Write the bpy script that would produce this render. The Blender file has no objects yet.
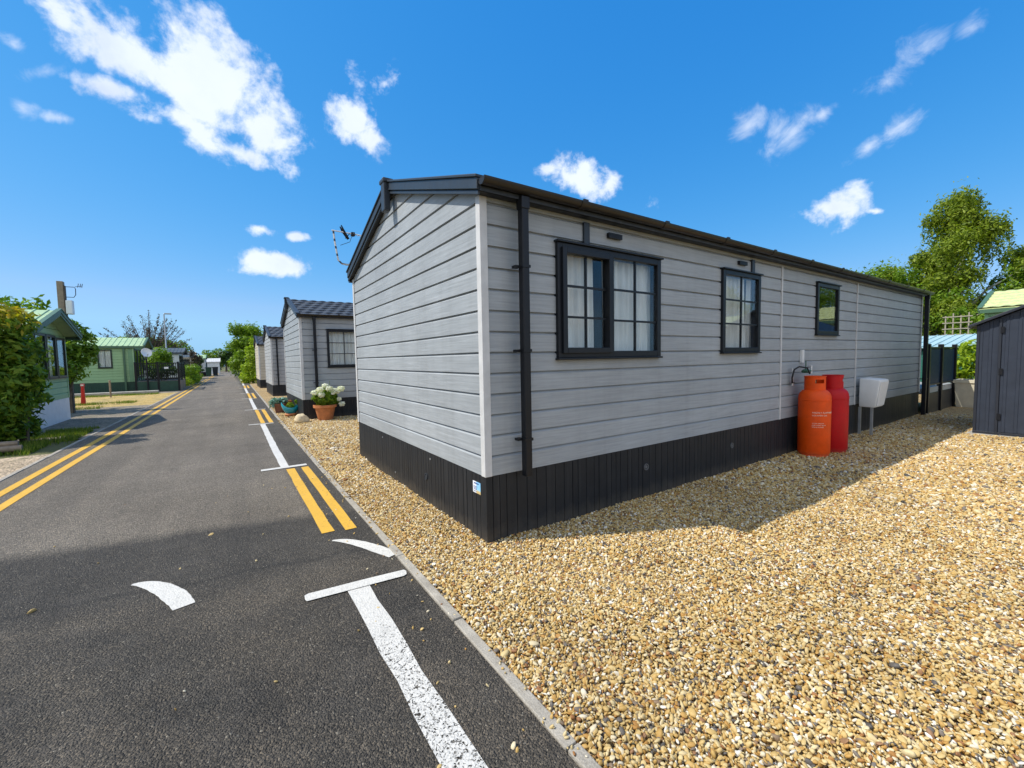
import bpy, bmesh, math, random
import numpy as np
from mathutils import Vector, Matrix
R = math.radians
random.seed(7); np.random.seed(7)
sc = bpy.context.scene
COL = sc.collection

# ------------------------------------------------------------------ camera
CX, CY, CH, F = -1.5729, -2.7207, 1.40, 422.93
YAW, PIT, ROL = 0.5905, -0.0596, -0.0183
_fw = Vector((math.sin(YAW)*math.cos(PIT), math.cos(YAW)*math.cos(PIT), math.sin(PIT)))
_r0 = Vector((math.cos(YAW), -math.sin(YAW), 0)); _u0 = _r0.cross(_fw)
_r = _r0*math.cos(ROL) + _u0*math.sin(ROL)
_u = -_r0*math.sin(ROL) + _u0*math.cos(ROL)
cam = bpy.data.cameras.new('camera'); cam.sensor_width = 36; cam.lens = F/1024*36
cam.clip_start = 0.05; cam.clip_end = 2000
co = bpy.data.objects.new('camera', cam); COL.objects.link(co)
m3 = Matrix((_r, _u, -_fw)).transposed()
co.matrix_world = Matrix.Translation((CX, CY, CH)) @ m3.to_4x4()
sc.camera = co
def pdir(px, py):
    return (_fw + _r*((px-512)/F) - _u*((py-384)/F)).normalized()

# ------------------------------------------------------------------ helpers
def tag(o, label=None, cat=None, group=None, kind=None):
    if label: o['label'] = label
    if cat: o['category'] = cat
    if group: o['group'] = group
    if kind: o['kind'] = kind
    return o
def thing(name, label, cat, loc=(0,0,0), rz=0, group=None):
    o = bpy.data.objects.new(name, None); COL.objects.link(o)
    o.empty_display_size = .3
    o.location = loc; o.rotation_euler = (0,0,rz)
    return tag(o, label, cat, group)
def link(name, me, mats, parent=None, loc=None):
    o = bpy.data.objects.new(name, me); COL.objects.link(o)
    for m in (mats if isinstance(mats, (list,tuple)) else [mats]): me.materials.append(m)
    if parent: o.parent = parent
    if loc: o.location = loc
    return o
def copy_tree(o, parent=None):
    c = o.copy(); COL.objects.link(c); c.parent = parent
    for ch in [x for x in bpy.data.objects if x.parent == o]: copy_tree(ch, c)
    return c
ID = lambda s,d,z: (s,d,z)

class MB:
    def __init__(s): s.v=[]; s.f=[]; s.m=[]
    def add(s, vs, fs, mi=0):
        n=len(s.v); s.v += [tuple(x) for x in vs]
        s.f += [tuple(i+n for i in f) for f in fs]; s.m += [mi]*len(fs); return s
    def hexa(s, p, mi=0):
        return s.add(p, [(3,2,1,0),(4,5,6,7),(0,1,5,4),(1,2,6,5),(2,3,7,6),(3,0,4,7)], mi)
    def box(s, x0,x1,y0,y1,z0,z1, P=ID, mi=0):
        return s.hexa([P(*q) for q in ((x0,y0,z0),(x1,y0,z0),(x1,y1,z0),(x0,y1,z0),(x0,y0,z1),(x1,y0,z1),(x1,y1,z1),(x0,y1,z1))], mi)
    def quad(s, a,b,c,d, mi=0): return s.add([a,b,c,d],[(0,1,2,3)],mi)
    def prism(s, poly, z0, z1, P=ID, mi=0):
        n=len(poly)
        vs=[P(x,y,z0) for x,y in poly]+[P(x,y,z1) for x,y in poly]
        fs=[tuple(range(n))[::-1], tuple(range(n,2*n))]+[(i,(i+1)%n,n+(i+1)%n,n+i) for i in range(n)]
        return s.add(vs,fs,mi)
    def tube(s, path, r, n=8, mi=0, cap=True):
        path=[Vector(p) for p in path]; k=len(path)
        rr=r if isinstance(r,(list,tuple)) else [r]*k
        vs=[]; up=None
        for i,p in enumerate(path):
            t=(path[min(i+1,k-1)]-path[max(i-1,0)])
            if t.length<1e-9: t=Vector((0,0,1))
            t.normalize()
            if up is None:
                up=Vector((0,0,1)) if abs(t.z)<.9 else Vector((1,0,0))
            a=t.cross(up)
            if a.length<1e-6: a=t.cross(Vector((0,1,0)))
            a.normalize(); b=a.cross(t); b.normalize(); up=b
            for j in range(n):
                th=2*math.pi*j/n; vs.append(p+(a*math.cos(th)+b*math.sin(th))*rr[i])
        fs=[(i*n+j,i*n+(j+1)%n,(i+1)*n+(j+1)%n,(i+1)*n+j) for i in range(k-1) for j in range(n)]
        if cap: fs += [tuple(range(n))[::-1], tuple((k-1)*n+j for j in range(n))]
        return s.add(vs,fs,mi)
    def lathe(s, prof, n=32, c=(0,0,0), mi=0, cap=True):
        vs=[]; k=len(prof)
        for r,z in prof:
            for j in range(n):
                th=2*math.pi*j/n; vs.append((c[0]+r*math.cos(th),c[1]+r*math.sin(th),c[2]+z))
        fs=[(i*n+j,i*n+(j+1)%n,(i+1)*n+(j+1)%n,(i+1)*n+j) for i in range(k-1) for j in range(n)]
        if cap: fs += [tuple(range(n))[::-1], tuple((k-1)*n+j for j in range(n))]
        return s.add(vs,fs,mi)
    def grid(s, pts, nu, nv, mi=0):
        return s.add(pts,[(i*nv+j,(i+1)*nv+j,(i+1)*nv+j+1,i*nv+j+1) for i in range(nu-1) for j in range(nv-1)],mi)
    def build(s, name, mats, parent=None, smooth=False, bevel=0, fix=True, angle=40, loc=None):
        me=bpy.data.meshes.new(name); me.from_pydata(s.v,[],s.f); me.update()
        if len(set(s.m))>1: me.polygons.foreach_set('material_index', s.m)
        if fix or bevel:
            bm=bmesh.new(); bm.from_mesh(me)
            if fix: bmesh.ops.recalc_face_normals(bm, faces=bm.faces)
            if bevel:
                es=[e for e in bm.edges if len(e.link_faces)==2 and e.calc_face_angle(0)>R(30)]
                bmesh.ops.bevel(bm, geom=es, offset=bevel, segments=2, profile=.5, affect='EDGES', clamp_overlap=True)
            bm.to_mesh(me); bm.free()
        if smooth:
            me.polygons.foreach_set('use_smooth',[True]*len(me.polygons))
            try: me.set_sharp_from_angle(angle=R(angle))
            except Exception: pass
        return link(name, me, mats, parent, loc)

# ------------------------------------------------------------------ materials
class NT:
    def __init__(s, name):
        s.m=bpy.data.materials.new(name); s.m.use_nodes=True; s.t=s.m.node_tree; s.t.nodes.clear()
        s.out=s.t.nodes.new('ShaderNodeOutputMaterial')
    def n(s, typ, **kw):
        nd=s.t.nodes.new('ShaderNode'+typ)
        for k,v in kw.items():
            if k.startswith('i_'):
                nd.inputs[k[2:].replace('_',' ')].default_value=v
            else: setattr(nd,k,v)
        return nd
    def l(s,a,b): s.t.links.new(a,b)
    def coord(s, kind='Object', scale=(1,1,1)):
        tc=s.n('TexCoord'); mp=s.n('Mapping'); mp.inputs['Scale'].default_value=scale
        s.l(tc.outputs[kind],mp.inputs['Vector']); return mp.outputs['Vector']
    def noise(s, vec, scale, detail=4, rough=.55, dist=0):
        nd=s.n('TexNoise'); nd.inputs['Scale'].default_value=scale; nd.inputs['Detail'].default_value=detail
        nd.inputs['Roughness'].default_value=rough; nd.inputs['Distortion'].default_value=dist
        if vec is not None: s.l(vec,nd.inputs['Vector'])
        return nd.outputs['Fac']
    def ramp(s, fac, stops, interp='LINEAR'):
        nd=s.n('ValToRGB'); cr=nd.color_ramp; cr.interpolation=interp
        while len(cr.elements)<len(stops): cr.elements.new(.5)
        for e,(p,c) in zip(cr.elements,stops):
            e.position=p; e.color=(*c,1) if len(c)==3 else c
        s.l(fac,nd.inputs['Fac']); return nd.outputs['Color']
    def mix(s, fac, a, b, blend='MIX'):
        nd=s.n('Mix',data_type='RGBA',blend_type=blend)
        for sock,val in ((nd.inputs[0],fac),(nd.inputs[6],a),(nd.inputs[7],b)):
            if isinstance(val,(int,float)): sock.default_value=val
            elif isinstance(val,(tuple,list)): sock.default_value=(*val,1) if len(val)==3 else val
            else: s.l(val,sock)
        return nd.outputs[2]
    def math(s, op, a, b=0.0, c=None, clamp=False):
        nd=s.n('Math',operation=op,use_clamp=clamp)
        for i,val in enumerate((a,b,c)):
            if val is None: continue
            if isinstance(val,(int,float)): nd.inputs[i].default_value=val
            else: s.l(val,nd.inputs[i])
        return nd.outputs[0]
    def bump(s, h, strength=.3, dist=.01, prev=None):
        nd=s.n('Bump'); nd.inputs['Strength'].default_value=strength; nd.inputs['Distance'].default_value=dist
        s.l(h,nd.inputs['Height'])
        if prev is not None: s.l(prev,nd.inputs['Normal'])
        return nd.outputs['Normal']
    def bsdf(s, col, rough=.6, normal=None, spec=.5, metal=0, **kw):
        b=s.n('BsdfPrincipled')
        for sock,val in ((b.inputs['Base Color'],col),(b.inputs['Roughness'],rough)):
            if isinstance(val,(int,float)): sock.default_value=val
            elif isinstance(val,(tuple,list)): sock.default_value=(*val,1) if len(val)==3 else val
            else: s.l(val,sock)
        b.inputs['Specular IOR Level'].default_value=spec; b.inputs['Metallic'].default_value=metal
        if normal is not None: s.l(normal,b.inputs['Normal'])
        for k,v in kw.items(): b.inputs[k].default_value=v
        return b
    def done(s, sh):
        s.l(sh.outputs[0] if hasattr(sh,'outputs') else sh, s.out.inputs['Surface']); return s.m

def plain(name, col, rough=.55, spec=.5, metal=0, var=.12, nscale=6, bump=.05, bscale=60, coat=0):
    t=NT(name); v=t.coord()
    n=t.noise(v,nscale,5,.6)
    dark=tuple(c*(1-var) for c in col); lite=tuple(min(1,c*(1+var)) for c in col)
    c=t.ramp(n,[(.3,dark),(.7,lite)])
    rg=t.math('MULTIPLY_ADD',t.noise(v,nscale*3,3),.2,rough-.1)
    nm=t.bump(t.noise(v,bscale,3),bump,.004) if bump else None
    b=t.bsdf(c,rg,nm,spec,metal)
    if coat: b.inputs['Coat Weight'].default_value=coat; b.inputs['Coat Roughness'].default_value=.15
    return t.done(b)

def cladding_mat(name, col, vert=.07, grain=.22):
    t=NT(name)
    v=t.coord(scale=(2.2,2.2,60)); n1=t.noise(v,1.0,6,.65,.4)
    v2=t.coord(scale=(1,1,1)); n2=t.noise(v2,1.1,4,.6); 
    v3=t.coord(scale=(.5,.5,6.369)); wn=t.n('TexWhiteNoise',noise_dimensions='1D')
    sx=t.n('SeparateXYZ'); t.l(v3,sx.inputs[0])
    t.l(t.math('FLOOR',t.math('ADD',sx.outputs['Z'],-.27)),wn.inputs['W'])
    base=t.ramp(n1,[(.25,tuple(c*(1-grain) for c in col)),(.75,tuple(c*(1+grain) for c in col))])
    base=t.mix(t.math('MULTIPLY',wn.outputs['Value'],.30),base,tuple(c*.74 for c in col))
    stain=t.ramp(n2,[(.35,(1-vert*2,)*3),(.65,(1,1,1))])
    vs=t.coord(scale=(9,9,.35)); st=t.ramp(t.noise(vs,1.0,4,.6),[(.48,(1,1,1)),(.78,(.80,.79,.765))])
    base=t.mix(1.0,base,stain,'MULTIPLY'); base=t.mix(.38,base,st,'MULTIPLY')
    nm=t.bump(n1,.45,.004)
    return t.done(t.bsdf(base,.55,nm,.35))

M={}
M['clad']=cladding_mat('grey woodgrain cladding',(.37,.395,.412))
M['clad_pale']=cladding_mat('pale grey cladding',(.43,.44,.445))
M['clad_cream']=cladding_mat('cream cladding',(.62,.56,.44))
M['clad_green']=cladding_mat('sage green cladding',(.33,.52,.28),.05,.1)
M['clad_white']=cladding_mat('white cladding',(.72,.74,.74),.05,.06)
M['trim_light']=plain('light grey trim',(.56,.555,.545),.55)
M['trim_mid']=plain('mid grey trim',(.42,.44,.45),.5)
M['char']=plain('charcoal trim',(.030,.038,.049),.45,spec=.35,bump=.12,bscale=40)
M['black']=plain('black plastic',(.009,.010,.013),.42,spec=.3)
M['gutter']=plain('dark gutter plastic',(.020,.017,.014),.38,spec=.4)
def skirt_mat():
    t=NT('charcoal skirting'); v=t.coord(); n=t.noise(v,6,5,.6); nb=t.noise(t.coord(scale=(40,40,6)),1,4)
    c=t.ramp(n,[(.3,(.0105,.0125,.016)),(.7,(.0165,.019,.023))])
    sx=t.n('SeparateXYZ'); t.l(v,sx.inputs[0]); hgt=t.math('ADD',sx.outputs['Z'],t.math('MULTIPLY',t.math('SUBTRACT',t.noise(v,9,5,.65),.5),.22))
    c=t.mix(t.math('MULTIPLY',t.ramp(hgt,[(.0,(1,1,1)),(.13,(0,0,0))]),.22),c,(.20,.165,.12))
    spl=t.math('MULTIPLY',t.ramp(t.noise(v,55,3,.7),[(.63,(0,0,0)),(.72,(1,1,1))]),t.ramp(hgt,[(.05,(1,1,1)),(.30,(0,0,0))]))
    c=t.mix(t.math('MULTIPLY',spl,.3),c,(.24,.20,.15))
    drip=t.ramp(t.noise(t.coord(scale=(14,14,.6)),1,4,.6),[(.5,(0,0,0)),(.75,(1,1,1))]); c=t.mix(t.math('MULTIPLY',drip,.10),c,(.12,.12,.12))
    return t.done(t.bsdf(c,.52,t.bump(nb,.15,.004),.3))
M['skirt']=skirt_mat()
M['frame']=plain('anthracite window frame',(.010,.012,.016),.42,spec=.3,bump=.04)
M['white']=plain('white plastic',(.74,.75,.74),.45,var=.05)
M['dark_in']=plain('dark interior',(.05,.045,.04),.8)
M['galv']=plain('galvanised steel',(.42,.44,.45),.4,metal=.6)
M['steel']=plain('bright steel',(.6,.6,.62),.3,metal=.9)
M['brass']=plain('brass fitting',(.45,.38,.2),.35,metal=.8)
M['shed']=plain('slate blue shed metal',(.030,.038,.056),.45,spec=.35,var=.15,bump=.06)
M['shed_trim']=plain('dark shed trim',(.018,.022,.032),.45)
M['concrete']=plain('concrete',(.36,.34,.30),.85,var=.25,nscale=5,bump=.4,bscale=90)
M['cream']=plain('cream render',(.62,.57,.43),.8,var=.12)
M['green_dark']=plain('dark green boarding',(.012,.055,.035),.5,var=.2)
M['green_trim']=plain('dark green trim',(.06,.13,.075),.5)
M['green_frame']=plain('very dark green frame',(.01,.022,.016),.4)
M['roof_green']=plain('pale green metal roof',(.36,.50,.27),.5,var=.15)
M['roof_lime']=plain('yellowish green tile roof',(.50,.55,.24),.55,var=.2,nscale=12)
M['roof_teal']=plain('pale blue sheet roof',(.38,.56,.62),.4,var=.15)
M['roof_grey']=plain('dark grey roof',(.06,.075,.085),.5,var=.2)
M['wood']=plain('weathered wood',(.26,.20,.14),.85,var=.3,bump=.4,bscale=20)
M['wood_pale']=plain('pale trellis wood',(.30,.25,.18),.85,var=.2)
M['terra']=plain('terracotta',(.47,.17,.06),.75,var=.2,nscale=9,bump=.2)
M['brownpot']=plain('brown pot',(.20,.08,.045),.6)
M['turq']=plain('turquoise glaze',(.02,.36,.48),.25,var=.2,coat=.5)
M['stone']=plain('pale sandstone',(.60,.49,.31),.9,var=.18,nscale=14,bump=.6,bscale=30)
M['bark']=plain('bark',(.11,.085,.06),.95,var=.4,nscale=9,bump=.8,bscale=25)
M['birchbark']=plain('birch bark',(.45,.43,.38),.85,var=.5,nscale=7,bump=.4)
M['red']=plain('red post paint',(.55,.025,.02),.45)
def bottle_mat(name,col):
    t=NT(name); v=t.coord(); n=t.noise(v,7,6,.65)
    c=t.ramp(n,[(.3,tuple(x*.78 for x in col)),(.7,col)])
    scr=t.ramp(t.noise(t.coord(scale=(3,3,14)),6,6,.7),[(.68,(0,0,0)),(.76,(1,1,1))])
    c=t.mix(t.math('MULTIPLY',scr,.18),c,(.30,.16,.10))
    chipm=t.ramp(t.noise(v,38,3,.75),[(.67,(0,0,0)),(.70,(1,1,1))]); c=t.mix(t.math('MULTIPLY',chipm,.6),c,(.16,.07,.04))
    sx=t.n('SeparateXYZ'); t.l(t.coord(),sx.inputs[0])
    low=t.math('MULTIPLY',t.ramp(t.math('ADD',sx.outputs['Z'],t.math('MULTIPLY',n,.12)),[(.06,(1,1,1)),(.14,(0,0,0))]),.3)
    c=t.mix(low,c,(.25,.17,.10))
    nm=t.bump(t.noise(v,14,4),.08,.01)
    return t.done(t.bsdf(c,t.math('MULTIPLY_ADD',n,.2,.42),nm,.3))
M['orange']=bottle_mat('orange bottle paint',(.88,.088,.002))
M['redbottle']=bottle_mat('red bottle paint',(.52,.004,.006))
def printed(name,col,edge):
    t=NT(name); return t.done(t.bsdf(t.mix(edge,col,(.6,.3,.1)),.6))
M['print']=printed('faded white print',(.9,.75,.62),.25)

def glass_mat(name,tint=(.96,.98,.98)):
    t=NT(name); lw=t.n('LayerWeight'); lw.inputs['Blend'].default_value=.5
    fac=t.math('MULTIPLY_ADD',t.math('POWER',lw.outputs['Facing'],4.0),.6,.03)
    nm=t.bump(t.noise(t.coord(),1.3,1),.012,.02)
    gl=t.n('BsdfGlossy'); gl.inputs['Roughness'].default_value=.01; gl.inputs['Color'].default_value=(.95,.97,1,1)
    t.l(nm,gl.inputs['Normal'])
    tr=t.n('BsdfTransparent'); tr.inputs['Color'].default_value=(*tint,1)
    mx=t.n('MixShader'); t.l(fac,mx.inputs[0]); t.l(tr.outputs[0],mx.inputs[1]); t.l(gl.outputs[0],mx.inputs[2])
    return t.done(mx)
M['ring']=plain('grey vent ring',(.11,.115,.12),.5)
M['glass']=glass_mat('window glass')
M['glass_tint']=plain('dark blue tinted glass',(.012,.030,.065),.5,spec=.08,bump=0,var=.05)
def curtain_mat():
    t=NT('white curtain'); v=t.coord(scale=(1,1,.15)); n=t.noise(v,25,4)
    c=t.ramp(n,[(.3,(.76,.76,.74)),(.7,(.90,.90,.88))])
    d=t.n('BsdfDiffuse'); t.l(c,d.inputs['Color']); tl=t.n('BsdfTranslucent'); t.l(c,tl.inputs['Color'])
    mx=t.n('MixShader'); mx.inputs[0].default_value=.15
    t.l(d.outputs[0],mx.inputs[1]); t.l(tl.outputs[0],mx.inputs[2]); return t.done(mx)
M['curtain']=curtain_mat()

def leaf_mat(name, cols, trans=.35, rough=.5):
    t=NT(name); a=t.n('Attribute'); a.attribute_name='rnd'
    c=t.ramp(a.outputs['Fac'],[(i/(len(cols)-1),k) for i,k in enumerate(cols)])
    b=t.bsdf(c,rough,None,.22)
    tl=t.n('BsdfTranslucent'); t.l(t.mix(1.0,c,(1.5,1.6,.6),'MULTIPLY'),tl.inputs['Color'])
    mx=t.n('MixShader'); mx.inputs[0].default_value=trans
    t.l(b.outputs[0],mx.inputs[1]); t.l(tl.outputs[0],mx.inputs[2]); return t.done(mx)
L={}
L['hedge']=leaf_mat('laurel leaves',[(.035,.085,.010),(.085,.17,.015),(.13,.22,.02),(.20,.27,.025)])
L['gold']=leaf_mat('golden leaves',[(.22,.24,.015),(.36,.34,.02),(.42,.36,.025),(.34,.20,.03)])
L['mid']=leaf_mat('mid green leaves',[(.08,.155,.015),(.14,.24,.02),(.21,.31,.025)])
L['birch']=leaf_mat('birch leaves',[(.11,.165,.016),(.185,.25,.022),(.27,.325,.035)])
L['lime']=leaf_mat('lime leaves',[(.17,.27,.015),(.27,.38,.02),(.36,.44,.03)])
L['purple']=leaf_mat('purple leaves',[(.045,.035,.035),(.08,.055,.05),(.08,.09,.05)])
L['dark']=leaf_mat('dark conifer leaves',[(.02,.05,.012),(.045,.09,.018),(.07,.12,.025)])
L['white']=leaf_mat('white petals',[(.78,.79,.72),(.88,.88,.85)],.2)
L['succ']=leaf_mat('blue green succulent',[(.14,.30,.26),(.25,.43,.38)],.1)
L['grass']=leaf_mat('grass blades',[(.06,.11,.015),(.12,.19,.02),(.24,.25,.05)])

# ------------------------------------------------------------------ foliage
def leaf_mesh(name, pos, nrm, size, mat, parent=None, long=1.0, loc=None):
    n=len(pos); pos=np.asarray(pos,float); nrm=np.asarray(nrm,float)
    nrm/= np.linalg.norm(nrm,axis=1,keepdims=True)+1e-9
    t=np.cross(nrm,np.random.normal(size=(n,3))); t/=np.linalg.norm(t,axis=1,keepdims=True)+1e-9
    b=np.cross(nrm,t)
    s=(np.broadcast_to(size,(n,))*np.random.uniform(.6,1.35,n))[:,None]
    droop=nrm*s*np.random.uniform(-.05,.35,(n,1))
    v=np.empty((n,4,3)); v[:,0]=pos-t*s*long*.5; v[:,2]=pos+t*s*long*.5-droop*.6
    w=np.random.uniform(.22,.36,(n,1))
    v[:,1]=pos+b*s*w+droop*.3; v[:,3]=pos-b*s*w+droop*.3
    me=bpy.data.meshes.new(name); me.vertices.add(4*n); me.vertices.foreach_set('co',v.ravel())
    me.loops.add(4*n); me.loops.foreach_set('vertex_index',np.arange(4*n,dtype=np.int32))
    me.polygons.add(n); me.polygons.foreach_set('loop_start',np.arange(0,4*n,4,dtype=np.int32))
    try: me.polygons.foreach_set('loop_total',np.full(n,4,dtype=np.int32))
    except Exception: pass
    me.update(calc_edges=True)
    at=me.attributes.new('rnd','FLOAT','FACE'); at.data.foreach_set('value',np.random.uniform(0,1,n).astype(np.float32))
    return link(name,me,mat,parent,loc)
def blob_leaves(blobs, per_area, shell=.45):
    """blobs: (cx,cy,cz,rx,ry,rz); leaves in the outer shell of every lobe, outward facing with scatter"""
    P=[];N=[]
    for b in blobs:
        c=np.array(b[:3]); r=np.array(b[3:6]); k=max(12,int(per_area*4*math.pi*((r[0]*r[1]*r[2])**(2/3))))
        d=np.random.normal(size=(k,3)); d/=np.linalg.norm(d,axis=1,keepdims=True)
        lump=1+.16*np.sin(d[:,0]*7+c[0]*5)*np.sin(d[:,1]*6+c[1]*3)+.12*np.sin(d[:,2]*9+c[2]*4)
        rad=(1-shell*np.random.uniform(0,1,k)**1.6)*lump
        P.append(c+d*r*rad[:,None]); N.append(d/r+np.random.normal(size=(k,3))*.65/np.mean(r)+np.array([0,0,.35/np.mean(r)]))
    return np.vstack(P),np.vstack(N)
def scatter_blobs(n, rx, ry, z0, z1, br, taper=.5, seed=0):
    rng=np.random.RandomState(seed); out=[]
    for i in range(n):
        f=rng.uniform(0,1); z=z0+(z1-z0)*f
        w=math.sqrt(max(.05,1-(2*f-1)**2)) if taper is None else (1-taper*f)
        a=rng.uniform(0,2*math.pi); q=math.sqrt(rng.uniform(.05,1))*w
        k=br*rng.uniform(.65,1.25)
        out.append((rx*q*math.cos(a),ry*q*math.sin(a),z,k,k,k*rng.uniform(.65,.95)))
    return out
def tree(name,label,cat,loc,blobs,leaf,per_area,mat,trunk_h,trunk_r,bark='bark',group=None,shell=.5,hang=0,stray=.0,long=1.4):
    o=thing(name,label,cat,loc,0,group)
    m=MB(); rng=random.Random(hash((round(loc[0],1),round(loc[1],1)))&0xffff)
    top=max(b[2] for b in blobs)
    cx=sum(b[0] for b in blobs)/len(blobs); cy=sum(b[1] for b in blobs)/len(blobs)
    m.tube([(0,0,-.1),(.04*trunk_h*rng.uniform(-1,1)*.3,0,trunk_h*.5),(cx*.3,cy*.3,trunk_h),(cx*.8,cy*.8,top*.8)],[trunk_r*1.25,trunk_r,trunk_r*.8,trunk_r*.18],10)
    for b in blobs[:26]:
        s=min(trunk_h*rng.uniform(.55,1.1),b[2]*.85)
        mid=((b[0])*.45+rng.uniform(-.1,.1),(b[1])*.45,s+(b[2]-s)*.62)
        m.tube([(cx*.2,cy*.2,s),mid,(b[0],b[1],b[2])],[trunk_r*.4,trunk_r*.24,trunk_r*.06],6)
    m.build('trunk',M[bark],o,smooth=True)
    P,N=blob_leaves(blobs,per_area,shell)
    if stray:
        k=int(len(P)*stray); idx=np.random.randint(0,len(P),k)
        cen=np.array([cx,cy,np.mean([b[2] for b in blobs])])
        P=np.vstack([P,P[idx]+(P[idx]-cen)*np.random.uniform(.02,.18,(k,1))]); N=np.vstack([N,N[idx]])
    if hang:
        k=hang; idx=np.random.randint(0,len(P),k); out=[]
        for i in idx:
            ln=random.uniform(.4,1.7); nn=int(ln/ (leaf*.55))
            q=np.tile(P[i],(nn,1)); q[:,2]-=np.linspace(0,ln,nn); q[:,:2]+=np.random.normal(size=(nn,2))*.05+np.linspace(0,.12,nn)[:,None]*np.random.normal(size=(1,2))
            out.append(q)
        H=np.vstack(out); P=np.vstack([P,H]); N=np.vstack([N,np.random.normal(size=H.shape)])
    leaf_mesh('crown',P,N,leaf,mat,o,long)
    return o

# ------------------------------------------------------------------ buildings
def walls_map(W,L):
    return {'front':(lambda s,d,z:(-d,s,z),W), 'side':(lambda s,d,z:(s,-d,z),L),
            'back':(lambda s,d,z:(s,W+d,z),L), 'end':(lambda s,d,z:(L+d,s,z),W)}
def clad_wall(P, smax, zs, ze, zr, pitch, holes, gable, groove=.021):
    """shiplap boards swept along a wall, with openings cut out and the gable clipped to the roof slope"""
    m=MB(); lev=[]; z=zs; top=zr if gable else ze
    while z<top:
        lev += [(z,0.),(z+pitch-.024,0.),(z+pitch-.007,-groove),(z+pitch-.0005,-groove)]
        z+=pitch
    zz=sorted(set([l[0] for l in lev if l[0]<top]+[top]+([ze] if gable else [])+[q for h in holes for q in h[2:4]]))
    zs_=[l[0] for l in lev]; ds_=[l[1] for l in lev]
    def off(z): return float(np.interp(z,zs_,ds_))
    def rng(z):
        if not gable or z<=ze: return 0.,smax
        k=(z-ze)/(zr-ze)*smax/2; return min(k,smax/2),max(smax-k,smax/2)
    for a,b in zip(zz[:-1],zz[1:]):
        if b-a<1e-5: continue
        a0,a1=rng(a); b0,b1=rng(b)
        cuts=sorted(set([0.,1.]+[h[i]/smax for h in holes if h[2]<=a+1e-6 and h[3]>=b-1e-6 for i in (0,1)]))
        for u,w in zip(cuts[:-1],cuts[1:]):
            mid=(u+w)/2*smax
            if any(h[0]<mid<h[1] and h[2]<=a+1e-6 and h[3]>=b-1e-6 for h in holes): continue
            m.quad(P(a0+(a1-a0)*u,off(a),a),P(a0+(a1-a0)*w,off(a),a),P(b0+(b1-b0)*w,off(b),b),P(b0+(b1-b0)*u,off(b),b))
    return m
def skirt_wall(m,P,smax,z0,z1,inset,seed,s0=0.):
    rng=random.Random(seed); s=s0; br=[]
    while s<smax:
        w=rng.choice([.062,.098,.098,.062]) ; g=rng.choice([.006,.006,.006,.009])
        d=.007 if rng.random()<.75 else .011
        br += [(s,0),(s+w-g,0),(s+w-g*.6,-d),(s+w-g*.2,-d)]; s+=w
    br=[b for b in br if b[0]<smax]+[(smax,0)]
    for (a,da),(b,db) in zip(br[:-1],br[1:]):
        m.quad(P(a,da-inset,z0),P(b,db-inset,z0),P(b,db-inset,z1),P(a,da-inset,z1))
    m.quad(P(0,-inset,z1),P(smax,-inset,z1),P(smax,-inset-.05,z1),P(0,-inset-.05,z1))
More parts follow.
